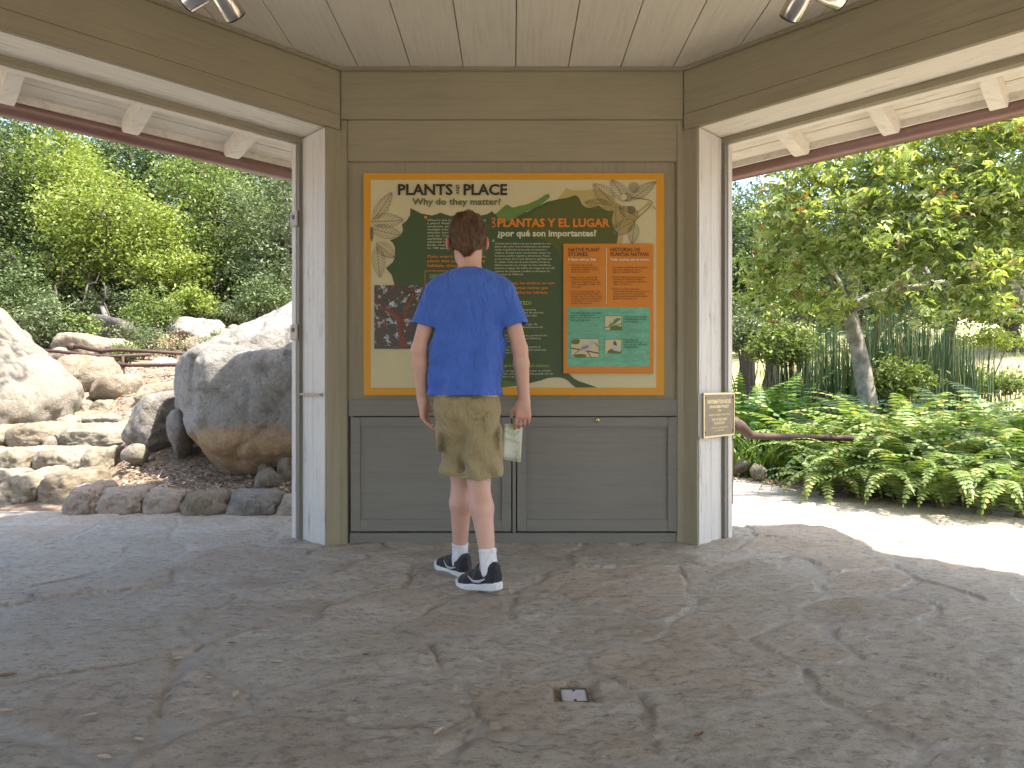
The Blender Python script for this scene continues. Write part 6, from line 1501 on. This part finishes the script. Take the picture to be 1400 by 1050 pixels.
# ---- big broad-leaved tree, right
tb = P(1190, 575, 8.3); tb.z = gz(tb.x, tb.y)
tp = [tb-Vector((0, 0, .1)), P(1189, 560, 8.3), P(1178, 500, 8.3), P(1168, 455, 8.3), P(1160, 420, 8.3), P(1170, 370, 8.25), P(1200, 300, 8.2), P(1215, 230, 8.1)]
root = empty('sycamore_tree', tb); tag(root, 'large broad-leaved tree with a mottled pale trunk rising from the ferns on the right', 'tree')
mb = MB(); mb.tube(tp, [.125, .112, .10, .09, .08, .062, .045, .03], 14, False)
k = tp[4]
for pts, rr_ in (([k, P(1215, 400, 8.2), P(1262, 360, 8.0), P(1330, 320, 7.7)], [.09, .07, .055, .03]), ([k, P(1140, 380, 8.3), P(1105, 330, 8.3), P(1060, 270, 8.4)], [.08, .055, .045, .025]), ([P(1262, 360, 8.0), P(1290, 420, 7.4), P(1300, 440, 7.2)], [.03, .015, .008]),
                 ([tp[6], P(1150, 260, 8.0), P(1100, 240, 7.8)], [.05, .04, .02]), ([tp[6], P(1270, 250, 7.9), P(1340, 215, 7.6)], [.05, .04, .02]), ([P(1215, 400, 8.2), P(1300, 385, 8.0), P(1400, 370, 7.8)], [.05, .04, .02])):
    mb.tube(pts, rr_, 9, False)
mb.build('trunk', BK['syc'], root, True)
r = np.random.default_rng(77)
bl = [B(1060, 300, 8.0, .55, .5), B(1110, 250, 7.6, .6, .45), B(1170, 290, 7.4, .6, .5), B(1230, 240, 7.3, .7, .5), B(1300, 270, 7.2, .7, .6), B(1370, 300, 7.0, .65, .6), B(1260, 330, 7.1, .7, .5), B(1120, 340, 7.8, .6, .45), B(1045, 370, 8.3, .45, .5),
      B(1330, 360, 6.9, .6, .45), B(1390, 240, 6.9, .5, .6), B(1200, 360, 7.5, .6, .3), B(1310, 410, 6.9, .5, .25), B(1370, 420, 6.8, .4, .25), B(1215, 190, 7.6, .9, .5), B(1350, 180, 7.2, .9, .5), B(1100, 190, 8, .8, .4), B(1080, 410, 8.4, .5, .25), B(1450, 330, 6.8, .6, .8), B(1200, 405, 7.6, .35, .18), B(1135, 415, 8.0, .35, .2), B(1260, 415, 7.4, .3, .15)]
cl = blob_clumps(r, bl, 720, .25)
pts = (cl[:, None, :]+r.normal(size=(len(cl), 14, 3))*(.10, .10, .07)).reshape(-1, 3)
leaves('crown', pts, .10, LM['maple'], root, r, kind='maple', up=.5, droop=.8)
# ---- right-hand background trees
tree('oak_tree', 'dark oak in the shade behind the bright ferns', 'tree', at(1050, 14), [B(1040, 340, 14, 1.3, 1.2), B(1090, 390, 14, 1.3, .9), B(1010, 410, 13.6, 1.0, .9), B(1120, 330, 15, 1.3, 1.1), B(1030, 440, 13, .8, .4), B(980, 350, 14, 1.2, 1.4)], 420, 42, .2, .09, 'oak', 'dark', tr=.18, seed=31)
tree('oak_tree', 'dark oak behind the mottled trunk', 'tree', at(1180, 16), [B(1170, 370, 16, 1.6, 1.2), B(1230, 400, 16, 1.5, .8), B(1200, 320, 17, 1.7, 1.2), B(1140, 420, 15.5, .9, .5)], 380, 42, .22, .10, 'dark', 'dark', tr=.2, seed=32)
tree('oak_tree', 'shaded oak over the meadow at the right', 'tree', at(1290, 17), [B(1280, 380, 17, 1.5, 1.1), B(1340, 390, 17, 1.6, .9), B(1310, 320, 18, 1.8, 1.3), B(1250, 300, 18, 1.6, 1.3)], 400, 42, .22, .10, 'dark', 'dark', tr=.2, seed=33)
tree('oak_tree', 'tall grey-branched oak in the upper right corner', 'tree', at(1460, 13), [B(1300, 215, 13, 1.1, 1.0), B(1370, 230, 12.6, 1.2, 1.1), B(1335, 290, 13, 1.2, 1.0), B(1410, 300, 12.5, 1.3, 1.3), B(1250, 190, 13.5, 1.0, .8)], 330, 40, .2, .075, 'dusty', 'grey', tr=.2, seed=34, limbs=40)
tree('oak_tree', 'fine-leaved oak showing below the eave beside the right post', 'tree', at(1020, 18), [B(1010, 330, 18, 1.3, 1.0), B(1050, 340, 18, 1.3, 1.2), B(980, 300, 19, 1.4, 1.3), B(1070, 290, 19, 1.2, 1.1)], 240, 40, .22, .09, 'dusty', 'dark', tr=.2, seed=35, limbs=30)
tree('oak_tree', 'distant oak at the top of the meadow by the right edge', 'tree', at(1390, 26), [B(1370, 400, 26, 2.6, 1.4), B(1430, 370, 26, 2.8, 2.2), B(1330, 400, 28, 2.2, 1.1)], 420, 42, .3, .14, 'oak', 'dark', tr=.28, seed=36)
shrub('rounded bush at the foot of the meadow behind the reeds', 1322, 520, 10.2, .4, .25, 60, .06, 'fresh', 31)
shrub('leafy vine-like bush beside the mottled trunk', 1232, 515, 8.3, .35, .25, 50, .07, 'fresh', 32)
shrub('small leafy bush at the right of the meadow', 1376, 522, 9.6, .28, .18, 40, .06, 'fresh', 33)
shrub('pale meadow bush on the dry slope', 1345, 462, 17, .9, .3, 70, .09, 'yellow', 34)
shrub('blue-green bush between the bright ferns and the oak', 1020, 455, 10.8, .6, .35, 120, .06, 'dusty', 35)
shrub('lush green bush filling the view right of the post above the ferns', 1075, 470, 9.9, .5, .3, 100, .07, 'fresh', 36)
# far wood on the hills
def woodarea(r, n):
    x = r.uniform(-90, 90, n); y = r.uniform(30, 90, n); return np.stack([x, y], 1)
r = np.random.default_rng(5); Pw = woodarea(r, 420); zw = ground_z(Pw[:, 0], Pw[:, 1]); cl = np.stack([Pw[:, 0], Pw[:, 1], zw+2.2], 1)
k = ~((Pw[:, 0]/Pw[:, 1] > .55) & (Pw[:, 1] < 55)); cl = cl[k]
d = r.normal(size=(len(cl), 420, 3)); d /= np.linalg.norm(d, axis=2)[:, :, None]
pts = (cl[:, None, :]+d*np.array((2.6, 2.6, 2.5))*r.uniform(.6, 1.05, (len(cl), 420, 1))).reshape(-1, 3)
dummy = empty('far_wood_base', (0, 0, 0))
fw = leaves('far_wood', pts, .42, LM['oak'], dummy, r, kind='quad', aspect=.9); fw.parent = None; bpy.data.objects.remove(dummy)
tag(fw, 'far wooded hillside behind the trees', kind='stuff')

# trees standing outside the frame whose limbs throw the dappled shade
def shade_tree(label, base, blobs, seed, n):
    tree('oak_tree', label, 'tree', base, blobs, n, 30, .16, .085, 'oak', 'dark', tr=.16, seed=seed, limbs=30)
shade_tree('oak left of the view whose limbs reach over the pale sloping boulder', (-8.6, 6.6, gz(-8.6, 6.6)-.05), [(-3.2, 5.6, 5.6, .8, .7, .35), (-4.2, 5.3, 5.5, .7, .6, .35), (.5, 3.5, 5.4, .9, .5, .3), (-.6, 3.5, 5.3, .9, .5, .3), (-1.6, 3.6, 5.3, .8, .5, .3), (-6.3, 5.8, 5.4, 1.3, 1.2, .9)], 51, 210)
shade_tree('oak right of the view whose limbs reach over the sunny path', (8.6, 4.3, -.05), [(5.3, 4.4, 5.2, .8, .7, .35), (4.6, 5.0, 5.4, .7, .6, .3), (7.3, 4.4, 5.3, 1.5, 1.2, .8)], 52, 110)

tree('oak_tree', 'dusty oak hidden behind the left part of the sign wall', 'tree', (-2.2, 17, gz(-2.2, 17)-.05), [(-2.4, 17, 4.2, 2.0, 1.5, 1.7), (-3.2, 16.5, 3.4, 1.4, 1.2, 1.2), (-1.0, 17, 4.6, 1.7, 1.4, 1.6)], 300, 36, .24, .11, 'dusty', 'dark', tr=.2, seed=61)
tree('oak_tree', 'green oak hidden behind the middle of the sign wall', 'tree', (1.0, 18, gz(1.0, 18)-.05), [(1.0, 18, 4.2, 2.0, 1.5, 1.9), (2.2, 17.5, 3.6, 1.6, 1.2, 1.4), (0, 18, 3.4, 1.6, 1.4, 1.3)], 300, 36, .24, .11, 'oak', 'dark', tr=.2, seed=62)
tree('oak_tree', 'fresh green oak hidden behind the right part of the sign wall', 'tree', (3.4, 14.5, gz(3.4, 14.5)-.05), [(3.4, 14.5, 3.2, 1.6, 1.3, 1.5), (2.4, 14.2, 2.6, 1.2, 1.1, 1.1)], 220, 36, .2, .10, 'fresh', 'dark', tr=.16, seed=63)
tree('oak_tree', 'spreading oak out of view beyond the left edge', 'tree', (-17, 15, gz(-17, 15)-.05), [(-17, 15, 4.6, 2.6, 2.0, 2.2), (-15, 16, 4.2, 2.0, 1.6, 1.8), (-19.5, 14, 4.0, 2.2, 1.8, 2.0)], 320, 36, .28, .14, 'oak', 'dark', tr=.24, seed=64)
EXPO = 2.25
# ------------------------------------------------------------------ LIGHT, WORLD, CAMERA
S_ = Vector((1.22, -.46, 2.42)).normalized()
el = math.asin(S_.z); az = math.atan2(S_.x, S_.y)
w = bpy.data.worlds.new('World'); scene.world = w; w.use_nodes = True
nt = w.node_tree; bg = nt.nodes['Background']; sky = nt.nodes.new('ShaderNodeTexSky'); sky.sky_type = 'NISHITA'
sky.sun_disc = False; sky.sun_elevation = el; sky.sun_rotation = az; sky.dust_density = 2.5; sky.ozone_density = .6
nt.links.new(sky.outputs[0], bg.inputs[0]); bg.inputs[1].default_value = .15
sd = bpy.data.lights.new('sun', 'SUN'); sd.energy = 3.5; sd.angle = math.radians(.53); sd.color = (1, .93, .82)
so = bpy.data.objects.new('sun', sd); COL.objects.link(so); so.rotation_euler = S_.to_track_quat('Z', 'Y').to_euler(); so.location = (3, -2, 12)
cd = bpy.data.cameras.new('camera'); cd.sensor_width = 36; cd.lens = 36*F/1400; cd.clip_end = 1000; cd.clip_start = .05
co_ = bpy.data.objects.new('camera', cd); COL.objects.link(co_); co_.location = (0, 0, CAMH); co_.rotation_euler = (math.radians(90), 0, 0)
scene.camera = co_
scene.view_settings.view_transform = 'Standard'; scene.view_settings.look = 'None'; scene.view_settings.gamma = 1
scene.view_settings.exposure = EXPO
scene.cycles.max_bounces = 10; scene.cycles.diffuse_bounces = 7; scene.cycles.transparent_max_bounces = 8
scene.cycles.sample_clamp_indirect = 8
